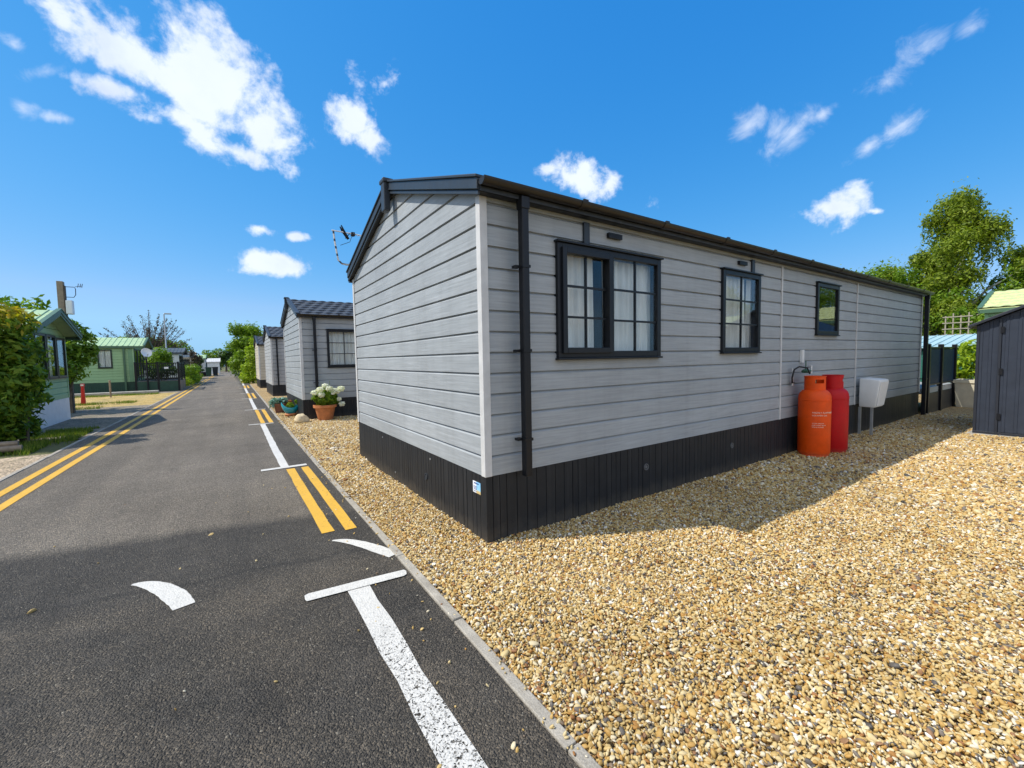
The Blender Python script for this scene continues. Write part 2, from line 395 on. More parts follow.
def window(root, P, s0,s1,z0,z1, cols=2, rows=3, fr=.055, frame='frame', curtains=((0,1),), hood=True, split=None, name='window', curt_d=-.09):
    m=MB(); dO=.032; dI=-.06
    m.box(s0,s0+fr,dI,dO,z0,z1,P); m.box(s1-fr,s1,dI,dO,z0,z1,P)
    m.box(s0+fr,s1-fr,dI,dO,z0,z0+fr,P); m.box(s0+fr,s1-fr,dI,dO,z1-fr,z1,P)
    m.box(s0-.012,s1+.012,.0,dO+.016,z0-.018,z0-.001,P)
    lights=[(s0+fr,s1-fr)]
    if split:
        m.box(split-fr*.5,split+fr*.5,dI,dO-.002,z0+fr,z1-fr,P); lights=[(s0+fr,split-fr*.5),(split+fr*.5,s1-fr)]
    o=m.build(name,M[frame],root,bevel=.004)
    if hood:
        MB().box(s0-.014,s1+.014,-.01,dO+.022,z1+.001,z1+.018,P).build('drip_hood',M[frame],o,bevel=.003)
    zb,zt=z0+fr,z1-fr
    for k,(a,b) in enumerate(lights):
        za,zc=zb,zt
        if split and k==0:                       # opening sash stands proud
            sm=MB(); f2=.030
            sm.box(a-.018,a+f2,.0,dO+.024,zb-.018,zt+.018,P); sm.box(b-f2,b+.018,.0,dO+.024,zb-.018,zt+.018,P)
            sm.box(a+f2,b-f2,.0,dO+.024,zb-.018,zb+f2,P); sm.box(a+f2,b-f2,.0,dO+.024,zt-f2,zt+.018,P)
            sm.build('sash',M[frame],o,bevel=.004); a+=f2;b-=f2;za+=f2;zc-=f2
        MB().box(a-.002,b+.002,.004,.010,za-.002,zc+.002,P).build('pane',M['glass'],o)
        if cols*rows>1:
            g=MB(); w=.009
            for i in range(1,rows): z=za+(zc-za)*i/rows; g.box(a,b,-.004,.0175,z-w,z+w,P)
            for j in range(1,cols):
                s=a+(b-a)*j/cols
                for i in range(rows):
                    q0=za+(zc-za)*i/rows+(w if i else 0); q1=za+(zc-za)*(i+1)/rows-(w if i<rows-1 else 0)
                    g.box(s-w,s+w,-.004,.0165,q0,q1,P)
            g.build('glazing_bars',M[frame],o)
    # reveal of the dark room side
    for a,b in curtains:
        a=s0+(s1-s0)*a; b=s0+(s1-s0)*b; nu=max(16,int((b-a)/.006)); nv=7; pts=[]
        ph=random.uniform(0,6)
        for i in range(nu):
            s=a+(b-a)*i/(nu-1)
            for j in range(nv):
                z=z0-.02+(z1-z0+.02)*j/(nv-1); k=1-.35*j/(nv-1)
                d=curt_d+.022*k*math.sin(s*62+ph+.6*math.sin(s*17)+.25*j)+.010*math.sin(s*131+ph)
                pts.append(P(s+.012*(1-j/(nv-1))*math.sin(s*40),d,z))
        cm=MB(); cm.grid(pts,nu,nv); cm.build('curtain',M['curtain'],o,smooth=True,fix=False,angle=180)
    return o
def tile_roof(root, W,L,ze,zr, ox,oy, mat, kind='tile', th=.035, name='roof', amp=1.):
    """two pitched slopes with real tile or rib relief, closed below"""
    m=MB(); hw=W/2; slope=(zr-ze)/hw
    for side in (0,1):
        run=hw+oy; sl=run*math.hypot(1,slope)
        if kind=='tile':
            row=.30; tw=.24; vs=[]; k=0
            while k*row<sl:
                vs += [k*row+.0005,min((k+.5)*row,sl),min((k+1)*row-.012,sl)]; k+=1
            vs=sorted(set(vs+[0.,sl])); us=np.arange(-ox,L+ox+.001,.04)
        elif kind=='rib':
            vs=[0,sl]; us=[]
            x=-ox
            while x<L+ox: us += [x,x+.16,x+.175,x+.205]; x+=.22
            us=[u for u in us if u<L+ox]+[L+ox]
        else: vs=[0,sl]; us=[-ox,L+ox]
        pts=[]
        for ui,u in enumerate(us):
            for v in vs:
                f=v/sl; y=-oy+run*f; z=ze-oy*slope+run*slope*f; h=0
                if kind=='tile':
                    r=int(v/.30+1e-6); h=.026*(1-(v/.30-r))+.020*amp*abs(math.sin(math.pi*(u/.24+.5*(r%2))))
                elif kind=='rib': h=.022 if (ui%4) in (2,3) else 0
                z+=h
                pts.append((u,y if side==0 else W-y,z))
        m.grid(pts,len(us),len(vs))
        # underside and edges
        y0,z0=-oy,ze-oy*slope; y1,z1=hw,zr
        f=(lambda y:y) if side==0 else (lambda y:W-y)
        a,b=-ox,L+ox
        m.hexa([(a,f(y0),z0-th),(b,f(y0),z0-th),(b,f(y1),z1-th),(a,f(y1),z1-th),(a,f(y0),z0-.003),(b,f(y0),z0-.003),(b,f(y1),z1-.003),(a,f(y1),z1-.003)])
    return m.build(name,mat,root,fix=False)
def barge(root,W,ze,zr,oy,x0,x1,mat,depth=.15,finial=True,lift=.03,oy2=None):
    hw=W/2; sl=(zr-ze)/hw
    for side in (0,1):
        f=(lambda y:y) if side==0 else (lambda y:W-y)
        oy_=oy if side==0 or oy2 is None else oy2
        m=MB()
        def strip(a0,a1,ya,yb,up,dn):
            za=ze+ya*sl; zb=ze+yb*sl
            m.hexa([(a0,f(ya),za-dn),(a1,f(ya),za-dn),(a1,f(yb),zb-dn),(a0,f(yb),zb-dn),(a0,f(ya),za+up),(a1,f(ya),za+up),(a1,f(yb),zb+up),(a0,f(yb),zb+up)])
        strip(x0,x1,-oy_,hw-.001,lift,depth*.45); strip(x0+.014,x1,-oy_+.01,hw-.001,-depth*.45-.006,depth)
        strip(x0-.014,x1+.05,-oy_-.008,hw-.001,lift+.022,-lift-.002)
        m.build('bargeboard',mat,root,bevel=.004)
    if finial:
        m=MB(); m.box(x0-.045,x1-.005,hw-.055,hw+.055,zr-.26,zr+.055)
        m.box(x0-.055,x1+.03,hw-.075,hw+.075,zr+.03,zr+.075)
        m.build('finial',mat,root,bevel=.012)
def shell(root,W,L,zs,ze,zr,wall_m,skirt_m,holes,pitch=.157,skirt_in=.0,rows=True):
    wm=walls_map(W,L)
    for k,(P,smax) in wm.items():
        m=clad_wall(P,smax,zs,ze if k in('front','end') else ze,zr,pitch,[h[:4] for h in holes.get(k,[])],k in('front','end'))
        m.build('wall',wall_m,root,fix=False)
    sk=MB()
    for i,(k,(P,smax)) in enumerate(wm.items()): skirt_wall(sk,P,smax,-.05,zs-.002,skirt_in,i*7+3)
    s=sk.build('skirt',skirt_m,root,fix=False)
    MB().box(.15,L-.15,.15,W-.15,zs+.02,zs+.05).build('floor',M['dark_in'],root)
    return wm,s
def corner_trims(root,W,L,zs,ze,mat,w=.050,t=.012):
    for (x,y,sx,sy) in ((0,0,1,1),(0,W,1,-1),(L,0,-1,1),(L,W,-1,-1)):
        a=MB(); 
        poly=[(x-sx*t,y-sy*t),(x+sx*w,y-sy*t),(x+sx*w,y+sy*.001),(x+sx*.001,y+sy*.001),(x+sx*.001,y+sy*w),(x-sx*t,y+sy*w)]
        a.prism(poly,zs,ze+.015); a.build('corner_trim',mat,root,bevel=.003)
def gutter(root,x0,x1,y,z,W=None,mat='gutter',n=0):
    """half round gutter open on top, with joints"""
    m=MB(); r=.047; pts=[]; k=12
    for i in range(k+1):
        th=math.pi+math.pi*i/k; pts.append((r*math.cos(th),r*math.sin(th)))
    pin=[(a*.9,b*.9) for a,b in pts][::-1]
    poly=pts+pin
    m.prism(poly,x0,x1,lambda a,b,c:(c,y+a,z+b))
    for e in (x0-.004,x1+.001): m.prism(pts,e,e+.003,lambda a,b,c:(c,y+a,z+b))
    x=x0+.9
    while x<x1:
        big=[(a*1.1,b*1.1) for a,b in pts]+[(a*1.005,b*1.005) for a,b in pts][::-1]
        m.prism(big,x,x+.07,lambda a,b,c:(c,y+a,z+b)); m.box(x+.01,x+.06,y-r*1.12,y-r*.8,z-.002,z+.012); x+=1.05
    return m.build('gutter',M[mat],root,smooth=True,angle=35)
def downpipe(root,x,y,z0,z1,w=.062,brk=(),hopper=True):
    m=MB(); m.box(x-w/2,x+w/2,y-w/2,y+w/2,z0,z1)
    o=m.build('downpipe',M['black'],root,bevel=.008)
    j=MB(); j.box(x-w/2-.006,x+w/2+.006,y-w/2-.006,y+w/2+.006,z1-.09,z1)
    j.build('pipe_collar',M['black'],o,bevel=.004)
    for z in brk:
        b=MB(); b.box(x-w/2-.040,x-w/2+.003,y+.01,y+w/2+.03,z-.009,z+.009); b.box(x-w/2-.006,x+w/2+.006,y-w/2-.006,y+w/2,z-.010,z+.011); b.build('bracket',M['black'],o)
    return o

def lodge(label,loc,W,L,zs,ze,zr,wall,main=False,wins=(),group='grey lodges along the right of the road',pipe_x=.315):
    root=thing('lodge',label,'lodge',loc,0,group)
    holes={'side':[(w[0]+.02,w[1]-.02,w[2]+.02,w[3]-.02) for w in wins]}
    wm,sk=shell(root,W,L,zs,ze,zr,M[wall],M['skirt'],holes)
    corner_trims(root,W,L,zs,ze-.02,M['trim_light' if main else 'trim_light'])
    tile_roof(root,W,L,ze+.055,zr+.055,.05,.10,M['roof_tile'],'tile',amp=.35 if main else 1.)
    barge(root,W,ze+.055,zr+.055,.09,-.075,-.045,M['char'],.065,True,.05,.03)
    hw=W/2; sl=(zr-ze)/hw
    f=MB(); f.box(-.045,L+.045,-.085,-.065,ze-.012,ze+.030); f.box(-.045,L+.045,-.065,-.015,ze-.012,ze+.002)
    f.box(-.045,L+.045,W+.065,W+.085,ze-.035,ze+.012); f.box(-.045,L+.045,W+.015,W+.065,ze-.035,ze-.020)
    f.build('fascia',M['black'],root)
    gutter(root,-.06,L+.06,-.135,ze+.062)
    side=wm['side'][0]
    for w in wins: window(root,side,*w[:4],**w[4])
    downpipe(root,pipe_x,-.095,zs-.02,ze+.01,brk=(.78,1.46,2.09) if main else (.9,1.7))
    return root,wm,sk
def tile_mat():
    t=NT('dark roof tiles'); v=t.coord(); n=t.noise(v,9,5,.6)
    c=t.ramp(n,[(.3,(.030,.036,.045)),(.7,(.060,.068,.08))]); nm=t.bump(t.noise(v,160,3),.4,.003)
    return t.done(t.bsdf(c,.6,nm,.35))
M['roof_tile']=tile_mat()

# ================================================================== main lodge
W0,L0,ZS,ZE,ZR=3.7208,11.03,.513,2.59,3.20
win=[(.70,2.03,1.40,2.345,dict(cols=2,rows=3,split=1.335,curtains=((.03,.395),(.47,1.0)))),
     (3.15,4.0,1.43,2.375,dict(cols=2,rows=3,curtains=((.03,.80),(.90,1.0)))),
     (5.66,6.46,1.68,2.435,dict(cols=1,rows=1,curtains=()))]
lod,wm,sk=lodge('large grey clad lodge with three dark windows on its shaded long side, nearest the camera',(0,0,0),W0,L0,ZS,ZE,ZR,'clad',True,win)
SP=wm['side'][0]
for x in (4.605,7.275):
    MB().box(x-.014,x+.014,-.001,.012,ZS,ZE-.036,SP).build('joint_strip',M['trim_light'],lod)
for x,z in ((1.04,2.369),(3.835,2.40)):
    MB().box(x-.033,x+.033,.001,.022,z,ZE-.036,SP).build('hanger_strap',M['char'],lod,bevel=.003)
for x in (1.385,3.58):
    m=MB(); m.box(x-.085,x+.085,.001,.034,2.485-.022,2.485+.022,SP); m.box(x-.07,x+.07,.034,.037,2.485-.012,2.485-.002,SP)
    m.box(x-.07,x+.07,.034,.037,2.485+.004,2.485+.012,SP); m.build('wall_vent',M['black'],lod,bevel=.004)
downpipe(lod,L0-.06,-.095,.0,ZE+.01,w=.07,brk=(.8,1.9))
m=MB(); m.box(5.185,5.245,.001,.035,1.27,1.45,SP); m.box(5.20,5.23,.035,.039,1.29,1.43,SP); m.build('wall_box',M['white'],lod,bevel=.006)
def ring(P,s,z,r=.033):
    m=MB(); n=20
    for (ra,rb,da,db) in ((r,r*.78,.001,.009),(r*.5,.001,.001,.006)):
        vs=[];fs=[]
        for j in range(n):
            th=2*math.pi*j/n
            for rr,d in ((ra,da),(ra,db),(rb,db),(rb,da)): vs.append(P(s+rr*math.cos(th),d,z+rr*math.sin(th)))
        for j in range(n):
            k=(j+1)%n
            for q in range(4): fs.append((j*4+q,k*4+q,k*4+(q+1)%4,j*4+(q+1)%4))
        m.add(vs,fs)
    return m
for s,z in ((1.84,.30),(3.42,.31)): ring(SP,s,z).build('skirt_vent',M['ring'],sk)
FP=wm['front'][0]
for s,z in ((1.17,.26),): ring(FP,s,z).build('skirt_vent',M['char'],sk)
for s,z in ((1.05,.455),(2.55,.45),(2.1,.1)):
    MB().box(s-.008,s+.008,.001,.008,z-.008,z+.008,FP).build('screw',M['galv'],sk)
# sticker near the corner
def sticker_mat():
    t=NT('holiday park sticker'); v=t.coord(); sx=t.n('SeparateXYZ'); t.l(v,sx.inputs[0])
    y=t.n('MapRange'); y.inputs[1].default_value=.085; y.inputs[2].default_value=.205; t.l(sx.outputs['Y'],y.inputs[0])
    z=t.n('MapRange'); z.inputs[1].default_value=.355; z.inputs[2].default_value=.445; t.l(sx.outputs['Z'],z.inputs[0])
    n=t.noise(t.coord(scale=(30,30,30)),1.2,3)
    sky=t.ramp(z.outputs[0],[(.0,(.55,.40,.18)),(.22,(.62,.50,.25)),(.32,(.30,.62,.85)),(.9,(.25,.55,.85))])
    side=t.math('ADD',y.outputs[0],t.math('MULTIPLY',n,.12))
    c=t.mix(t.ramp(side,[(.55,(0,0,0)),(.68,(1,1,1))]),sky,(.78,.80,.84))
    return t.done(t.bsdf(c,.35))
MB().box(.085,.205,.0005,.003,.355,.445,FP).build('sticker',sticker_mat(),lod)
m=MB()
for k,(a,b,z) in enumerate(((.112,.185,.431),(.135,.195,.405),(.14,.195,.394),(.14,.19,.383),(.145,.195,.368))):
    m.box(a,b,.0031,.0036,z-(.005 if k==0 else .0025),z+(.005 if k==0 else .0025),FP)
m.build('sticker_print',plain('sticker print blue',(.04,.09,.28),.5),lod)

MB().box(.2,L0-.2,.95,.99,ZS+.06,ZE-.06).build('shade_panel',plain('dark partition',(.02,.018,.016),.9),lod)  # added panel, painted near black to stand in for the unlit room
# ------------------------------------------------------------------ more lodges
def curt(): return dict(cols=2,rows=3,curtains=((.05,.97),))
W2=3.38
lodge('grey lodge with tiled roof and one window, second from the camera behind the flowerpot',(-.09,8.66,0),W2,10.5,.49,2.50,3.05,'clad',False,
      [(.60,1.42,1.28,2.21,curt()),(3.2,4.4,1.28,2.21,curt()),(6.3,7.2,1.28,2.21,curt())])
lodge('pale grey lodge third along the road, mostly hidden behind the second one',(-.02,17.95,0),3.5,10.5,.46,2.46,3.0,'clad_pale',False,
      [(2.0,2.9,1.28,2.2,curt()),(4.6,5.8,1.28,2.2,curt())],pipe_x=.22)
lodge('cream lodge farthest along the right side of the road, beside the bushes',(-.08,25.3,0),3.4,10.5,.46,2.42,2.95,'clad_cream',False,
      [(2.0,2.9,1.28,2.2,curt()),(4.6,5.8,1.28,2.2,curt())],pipe_x=2.2)

# ------------------------------------------------------------------ aerial
def aerial_band():
    t=NT('banded aerial mast'); v=t.coord(); w=t.n('TexWave'); w.bands_direction='Z'; w.inputs['Scale'].default_value=3.0; t.l(v,w.inputs['Vector'])
    c=t.ramp(w.outputs['Fac'],[(.2,(.06,.06,.065)),(.3,(.62,.61,.58))]); return t.done(t.bsdf(c,.4,None,.5,.3))
o=thing('tv_aerial','white television aerial on a bent mast beside the gable end of the nearest lodge','aerial',(.06,3.78,2.73))
m=MB(); m.tube([(.03,0,.09),(-.12,.01,.08),(-.19,.02,.09),(-.235,.03,.14),(-.25,.03,.24),(-.27,.04,.40),(-.285,.04,.56)],.013,10)
m.build('mast',aerial_band(),o,smooth=True)
m=MB(); m.box(.0,.05,-.04,.03,.05,.13); m.build('wall_bracket',M['galv'],o,bevel=.004)
m=MB(); m.tube([(-.31,.03,.55),(.0,.0,.53),(.30,-.03,.50)],.009,8)
for i in range(9):
    x=-.02+.036*i; z=.53-.0035*i*2; m.tube([(x,-.05-.0*i,z),(x,.05,z)],.003,6)
b=m.build('boom',M['white'],o,smooth=True)
m=MB()
m.tube([(-.19,.04,.62),(-.16,.04,.56),(-.09,.03,.45)],[.008,.016,.012],8); m.tube([(-.19,-.04,.62),(-.16,-.04,.55),(-.09,-.03,.44)],[.008,.016,.012],8)
m.tube([(-.10,.13,.49),(-.10,-.13,.49)],.006,6); m.build('reflector',M['black'],o,smooth=True)
m=MB(); m.box(-.05,.0,-.03,.03,.5,.55); m.tube([(-.02,0,.51),(-.05,0,.47),(-.07,.0,.41),(-.2,.02,.35)],.004,6); m.build('dipole_box',M['black'],o,bevel=.005)

# ------------------------------------------------------------------ gas bottles
def gas_bottle(label,loc,paint,rz,text=False):
    o=thing('gas_bottle',label,'gas bottle',loc,rz,'gas bottles by the long wall')
    r=.188
    prof=[(.165,-.02),(.172,-.02),(.172,.035),(r-.006,.04),(r,.055),(r,.50),(r,.76),(r+.003,.763),(r+.003,.775),(r,.778),(r-.003,.82),(r-.016,.86),(r-.045,.893),(r-.09,.915),(.05,.925),(.001,.927)]
    MB().lathe(prof,48,cap=False).build('body',paint,o,smooth=True,angle=28)
    # collar with hand holes
    m=MB(); n=48; rc=.122; zb,zt=.895,1.085
    def ok(j): a=j/n*360; return not(20<a<70 or 200<a<250)
    vs=[];fs=[]
    zl=[zb,.995,1.045,zt]
    for j in range(n):
        th=2*math.pi*j/n
        for z in zl:
            for q in (rc,rc-.007): vs.append((q*math.cos(th),q*math.sin(th),z))
    for j in range(n):
        k=(j+1)%n
        for a in range(3):
            if a==1 and not ok(j): continue
            fs.append((j*8+a*2,k*8+a*2,k*8+a*2+2,j*8+a*2+2)); fs.append((j*8+a*2+1,j*8+a*2+3,k*8+a*2+3,k*8+a*2+1))
        fs.append((j*8+6,k*8+6,k*8+7,j*8+7))
    m.add(vs,fs); m.lathe([(rc-.002,zt-.006),(rc+.006,zt-.004),(rc+.006,zt+.004),(rc-.002,zt+.006),(rc-.009,zt),(rc-.002,zt-.006)],48,cap=False)
    m.build('collar',paint,o,smooth=True,angle=50)
    m=MB(); m.lathe([(.03,.92),(.03,.95),(.018,.955),(.018,1.03),(.024,1.035),(.024,1.07),(.012,1.075)],14); m.tube([(0,0,.99),(-.065,0,.99)],.016,10)
    m.build('valve',M['brass'],o,smooth=True)
    return o
ang=math.atan2(-2.52,-6.81)
go=gas_bottle('orange gas bottle with faded white lettering in front of a red one',(5.08,-.235,0),M['orange'],0)
gas_bottle('red gas bottle standing close behind the orange one',(5.53,-.285,0),M['redbottle'],1.1)
def wrap_text(body,size,z,a0,r,parent,name,mat):
    cu=bpy.data.curves.new('t','FONT'); cu.body=body; cu.size=size; cu.align_x='LEFT'; cu.extrude=.0006
    to=bpy.data.objects.new('t',cu); COL.objects.link(to)
    dg=bpy.context.evaluated_depsgraph_get(); me=bpy.data.meshes.new_from_object(to.evaluated_get(dg))
    bpy.data.objects.remove(to)
    for v in me.vertices:
        a=a0+v.co.x/r; rr=r+.0012+v.co.z; v.co=(rr*math.cos(a),rr*math.sin(a),z+v.co.y)
    me.materials.clear(); return link(name,me,mat,parent)
for body,size,z in (('HIGHLY FLAMMABLE',.031,.595),('LIQUEFIED GAS',.026,.56),('STORE UPRIGHT',.019,.455),('KEEP AWAY FROM',.019,.43),('NAKED FLAMES',.019,.405)):
    wrap_text(body,size,z,ang-.12,.188,go,'lettering',M['print'])
o=thing('gas_regulator','green and silver regulator with a black hose on the wall above the orange bottle','gas regulator',(4.98,-.02,1.1))
m=MB(); m.tube([(.05,-.17,.02),(.02,-.15,.10),(-.05,-.08,.12),(-.13,-.05,.08),(-.16,-.04,-.03),(-.13,-.03,-.10),(-.04,-.012,-.10)],.011,8); m.build('hose',M['black'],o,smooth=True)
m=MB(); m.lathe([(.045,0),(.05,.012),(.05,.03),(.03,.05),(.01,.055)],18,(.10,-.10,.03)); m.tube([(.02,-.15,.06),(.18,-.13,.06)],.013,8); m.tube([(.10,-.10,.08),(.10,-.10,.20)],.007,8)
m.build('regulator_body',plain('green regulator',(.03,.10,.06),.4),o,smooth=True)
m=MB(); m.tube([(.22,-.12,.02),(.22,-.12,.13)],.016,10); m.tube([(.22,-.12,.11),(.22,-.01,.11)],.012,8); m.build('pipe',M['steel'],o,smooth=True)
MB().tube([(-.10,-.02,.10),(-.10,-.02,-.14)],.011,8).build('pipe',M['steel'],o,smooth=True)

# ------------------------------------------------------------------ meter box on posts
o=thing('meter_box','white plastic meter box on two grey legs against the long wall','meter box',(7.34,-.02,0))
m=MB()
m.hexa([(-.02,-.03,.475),(.36,-.03,.475),(.36,-.255,.475),(-.02,-.255,.475),(-.05,-.04,.965),(.40,-.04,.965),(.40,-.315,.94),(-.05,-.315,.94)])
m.build('housing',M['white'],o,bevel=.02,smooth=True)
m=MB(); m.hexa([(.0,-.262,.50),(.34,-.262,.50),(.34,-.272,.50),(.0,-.272,.50),(-.02,-.312,.91),(.37,-.312,.91),(.37,-.322,.91),(-.02,-.322,.91)]); m.build('door',M['white'],o,bevel=.004)
for x,y in ((-.0,-.045),(.02,-.20)):
    MB().box(x-.018,x+.018,y-.017,y+.017,-.05,.474).build('leg',M['galv'],o)

# ================================================================== deck and screen beyond the lodge
o=thing('glass_screen','black framed balustrade with blue tinted glass panels past the far end of the lodge','balustrade',(11.14,-.02,0))
m=MB(); m.box(.0,2.78,-.02,2.9,.45,.575); m.build('deck',plain('pale deck edge',(.34,.35,.34),.7),o)
m=MB(); m.box(.0,2.78,-.035,-.021,-.05,.449); m.build('deck_skirt',M['skirt'],o)
xs=(.24,1.32,2.62)
for x in xs: MB().box(x-.045,x+.045,-.075,.015,-.05 if x>0 else 0,1.56).build('post',M['black'],o,bevel=.005)
for a,b in zip(xs[:-1],xs[1:]):
    MB().box(a+.046,b-.046,-.035,-.027,.66,1.44).build('glass_panel',M['glass_tint'],o)
    for z in (1.46,.62): MB().box(a+.046,b-.046,-.05,-.01,z,z+.035).build('rail',M['black'],o)

# ================================================================== shed at right
o=thing('metal_shed','slate blue ribbed metal shed with a pitched roof at the right edge','shed',(8.78,-1.17,0))
WS,LS=2.45,2.1; ez,rz_=1.80,2.38
def ribbed(P,smax,z0,z1,gable=False,pitch=.105,s0=0.):
    m=MB(); s=s0; br=[]
    while s<smax: br += [(s,0),(s+.030,0),(s+.036,.007),(s+.068,.007),(s+.074,0)]; s+=pitch
    br=[b for b in br if b[0]<smax]+[(smax,0)]
    if gable: br=sorted(br+[(WS/2,0.)])
    top=lambda q:(z1+(rz_-ez)*(1-abs(q-WS/2)/(WS/2))) if gable else z1
    for (a,da),(b,db) in zip(br[:-1],br[1:]): m.quad(P(a,da,z0),P(b,db,z0),P(b,db,top(b)),P(a,da,top(a)))
    return m
front=lambda s,d,z:(-d,-s,z); sideP=lambda s,d,z:(s,d,z); backP=lambda s,d,z:(LS+d,-s,z); sid2=lambda s,d,z:(s,-WS-d,z)
f0=ribbed(front,WS,0.02,ez,True); f0.build('wall',M['shed'],o,fix=False)
for P,sm,g in ((sideP,LS,False),(backP,WS,True),(sid2,LS,False)): ribbed(P,sm,.02,ez,g).build('wall',M['shed'],o,fix=False)
m=MB()
m.box(.0,.035,.004,.02,.02,1.80,front); m.box(.245,.275,.010,.028,.02,1.90,front); m.box(.0,2.45,.010,.024,.02,.06,front)
m.build('frame_trim',M['shed_trim'],o,bevel=.003)
for q0,q1 in ((.283,1.22),(1.23,2.17)):
    d=ribbed(lambda s,dd,z:front(s,dd+.016,z),q1,.07,1.88,False,.13,q0); dd_=d.build('door',M['shed'],o,fix=False)
    if q0<1:
        for z in (.32,1.05,1.72): MB().box(.262,.305,.024,.036,z-.05,z+.05,front).build('hinge',M['black'],dd_)
m=MB()
hw=WS/2
for sgn in (0,1):
    g=(lambda y:y) if sgn==0 else (lambda y:WS-y)
    sl=(rz_-ez)/hw
    a,b,ya,yb=-.09,LS+.09,-.09,hw
    za,zb=ez+ya*sl+.012,rz_+.012
    m.hexa([(a,-g(ya),za),(b,-g(ya),za),(b,-g(yb),zb),(a,-g(yb),zb),(a,-g(ya),za+.045),(b,-g(ya),za+.045),(b,-g(yb),zb+.045),(a,-g(yb),zb+.045)])
m.build('roof',M['shed_trim'],o,bevel=.004)
MB().box(-.07,LS+.1,-WS-.08,.06,-.06,.018).build('base_slab',M['concrete'],o,bevel=.006)

# ================================================================== planters, hut, trellis and green caravan
def planter(label,loc,rz,w,d,h):
    o=thing('planter',label,'planter',loc,rz,'cream planters past the balustrade')
    m=MB(); t=.035
    m.hexa([(0.04,.04,-.03),(w-.04,.04,-.03),(w-.04,d-.04,-.03),(.04,d-.04,-.03),(0,0,h),(w,0,h),(w,d,h),(0,d,h)])
    b=m.build('box',M['cream'],o,bevel=.01)
    m=MB()
    for q in ((-.02,w+.02,-.02,t),(-.02,w+.02,d-t,d+.02),(-.02,t,t,d-t),(w-t,w+.02,t,d-t)): m.box(*q,h-.05,h+.03)
    m.build('rim',M['cream'],o,bevel=.006)
    MB().box(t+.001,w-t-.001,t+.001,d-t-.001,h-.01,h+.018).build('soil',plain('potting soil',(.05,.035,.025),.95,bump=.6),o)
    return o
planter('cream planter with splayed sides half in shadow, left of the two',(13.62,-.55,0),0,.55,.46,.64)
planter('cream planter in sunlight, right of the two beside the shed',(13.75,-1.12,0),0,.55,.46,.66)
o=thing('leafy_shrub','bright lime green shrub growing above the cream planters','shrub',(14.6,-.35,0))
bl=[(0,.1,1.35,.38,.38,.32),(.2,-.3,1.15,.42,.4,.35),(-.1,.4,.95,.33,.33,.28),(.1,-.1,.75,.5,.5,.35),(.3,-.55,1.5,.34,.34,.3),(.35,-.8,1.1,.45,.45,.4)]
P,N=blob_leaves(bl,300,.5); leaf_mesh('foliage',P,N,.10,L['lime'],o,1.5)
m=MB()
for b in bl: m.tube([(0,0,0),(b[0]*.5,b[1]*.5,.4),(b[0],b[1],b[2])],[.03,.02,.006],6)
m.build('stem',M['bark'],o)
o=thing('garden_hut','low green boarded hut with a pale blue sheet roof behind the shrub','hut',(17.6,2.2,0))
m=MB()
for i in range(14): m.box(0,.03,-3.0+i*.0,0,.1*i,.1*i+.094)
m.box(.03,3.0,-3.0,-2.97,0,1.5); m.box(.03,3.0,-.03,0,0,1.5); m.box(2.97,3.0,-2.97,-.03,0,1.75); m.build('wall',plain('teal green boards',(.015,.13,.10),.6),o)
m=MB(); y=-3.2
while y<.18:
    m.hexa([(-.15,y,1.50),(3.1,y,1.95),(3.1,y+.20,1.95),(-.15,y+.20,1.50),(-.15,y,1.53),(3.1,y,1.98),(3.1,y+.20,1.98),(-.15,y+.20,1.53)])
    m.hexa([(-.15,y+.205,1.505),(3.1,y+.205,1.955),(3.1,y+.235,1.955),(-.15,y+.235,1.505),(-.15,y+.205,1.56),(3.1,y+.205,2.01),(3.1,y+.235,2.01),(-.15,y+.235,1.56)]); y+=.24
m.build('roof',M['roof_teal'],o)
o=thing('trellis','pale wooden trellis panel standing behind the green hut','trellis',(20.8,1.45,0))
m=MB()
for i in range(4): m.box(-.015,.015,-.62+i*.2,-.585+i*.2,0,2.78-.09*(i%2))
for k in range(5): m.box(-.035,-.016,-.7,.08,1.75+k*.22,1.785+k*.22)
m.build('lattice',M['wood_pale'],o)

def caravan(name,label,loc,rz,W,L,zs,ze,zr,wall,skirt,roof,trim,frame,fwins=(),swins=(),bwins=(),oh=.35,group='static caravans',kind='rib',pitch=.15):
    root=thing(name,label,'caravan',loc,rz,group)
    sh=lambda ws:[(w[0]+.02,w[1]-.02,w[2]+.02,w[3]-.02) for w in ws]
    wm,sk=shell(root,W,L,zs,ze,zr,M[wall],M[skirt],{'front':sh(fwins),'side':sh(swins),'back':sh(bwins)},pitch)
    for key,ws in (('front',fwins),('side',swins),('back',bwins)):
        for w in ws:
            kw=dict(cols=1,rows=1,frame=frame,hood=False,curtains=((.05,.3),(.7,.95))); kw.update(w[4] if len(w)>4 else {})
            window(root,wm[key][0],*w[:4],**kw)
    tile_roof(root,W,L,ze+.05,zr+.05,oh,.10,M[roof],kind)
    hw=W/2; sl=(zr-ze)/hw
    barge(root,W,ze+.05,zr+.05,.10,-oh-.03,-oh,M[trim],.12,False)
    corner_trims(root,W,L,zs,ze-.01,M[wall],.06)
    m=MB(); m.box(-oh+.01,L+.1,-.125,-.102,ze-.10,ze-.0); m.box(-oh+.01,L+.1,W+.102,W+.125,ze-.10,ze-.0)
    m.box(-oh+.01,L+.1,-.101,-.02,ze-.095,ze-.075); m.box(-oh+.01,L+.1,W+.02,W+.101,ze-.095,ze-.075)
    m.build('fascia',M[trim],root)
    return root,wm
dk=dict(curtains=())
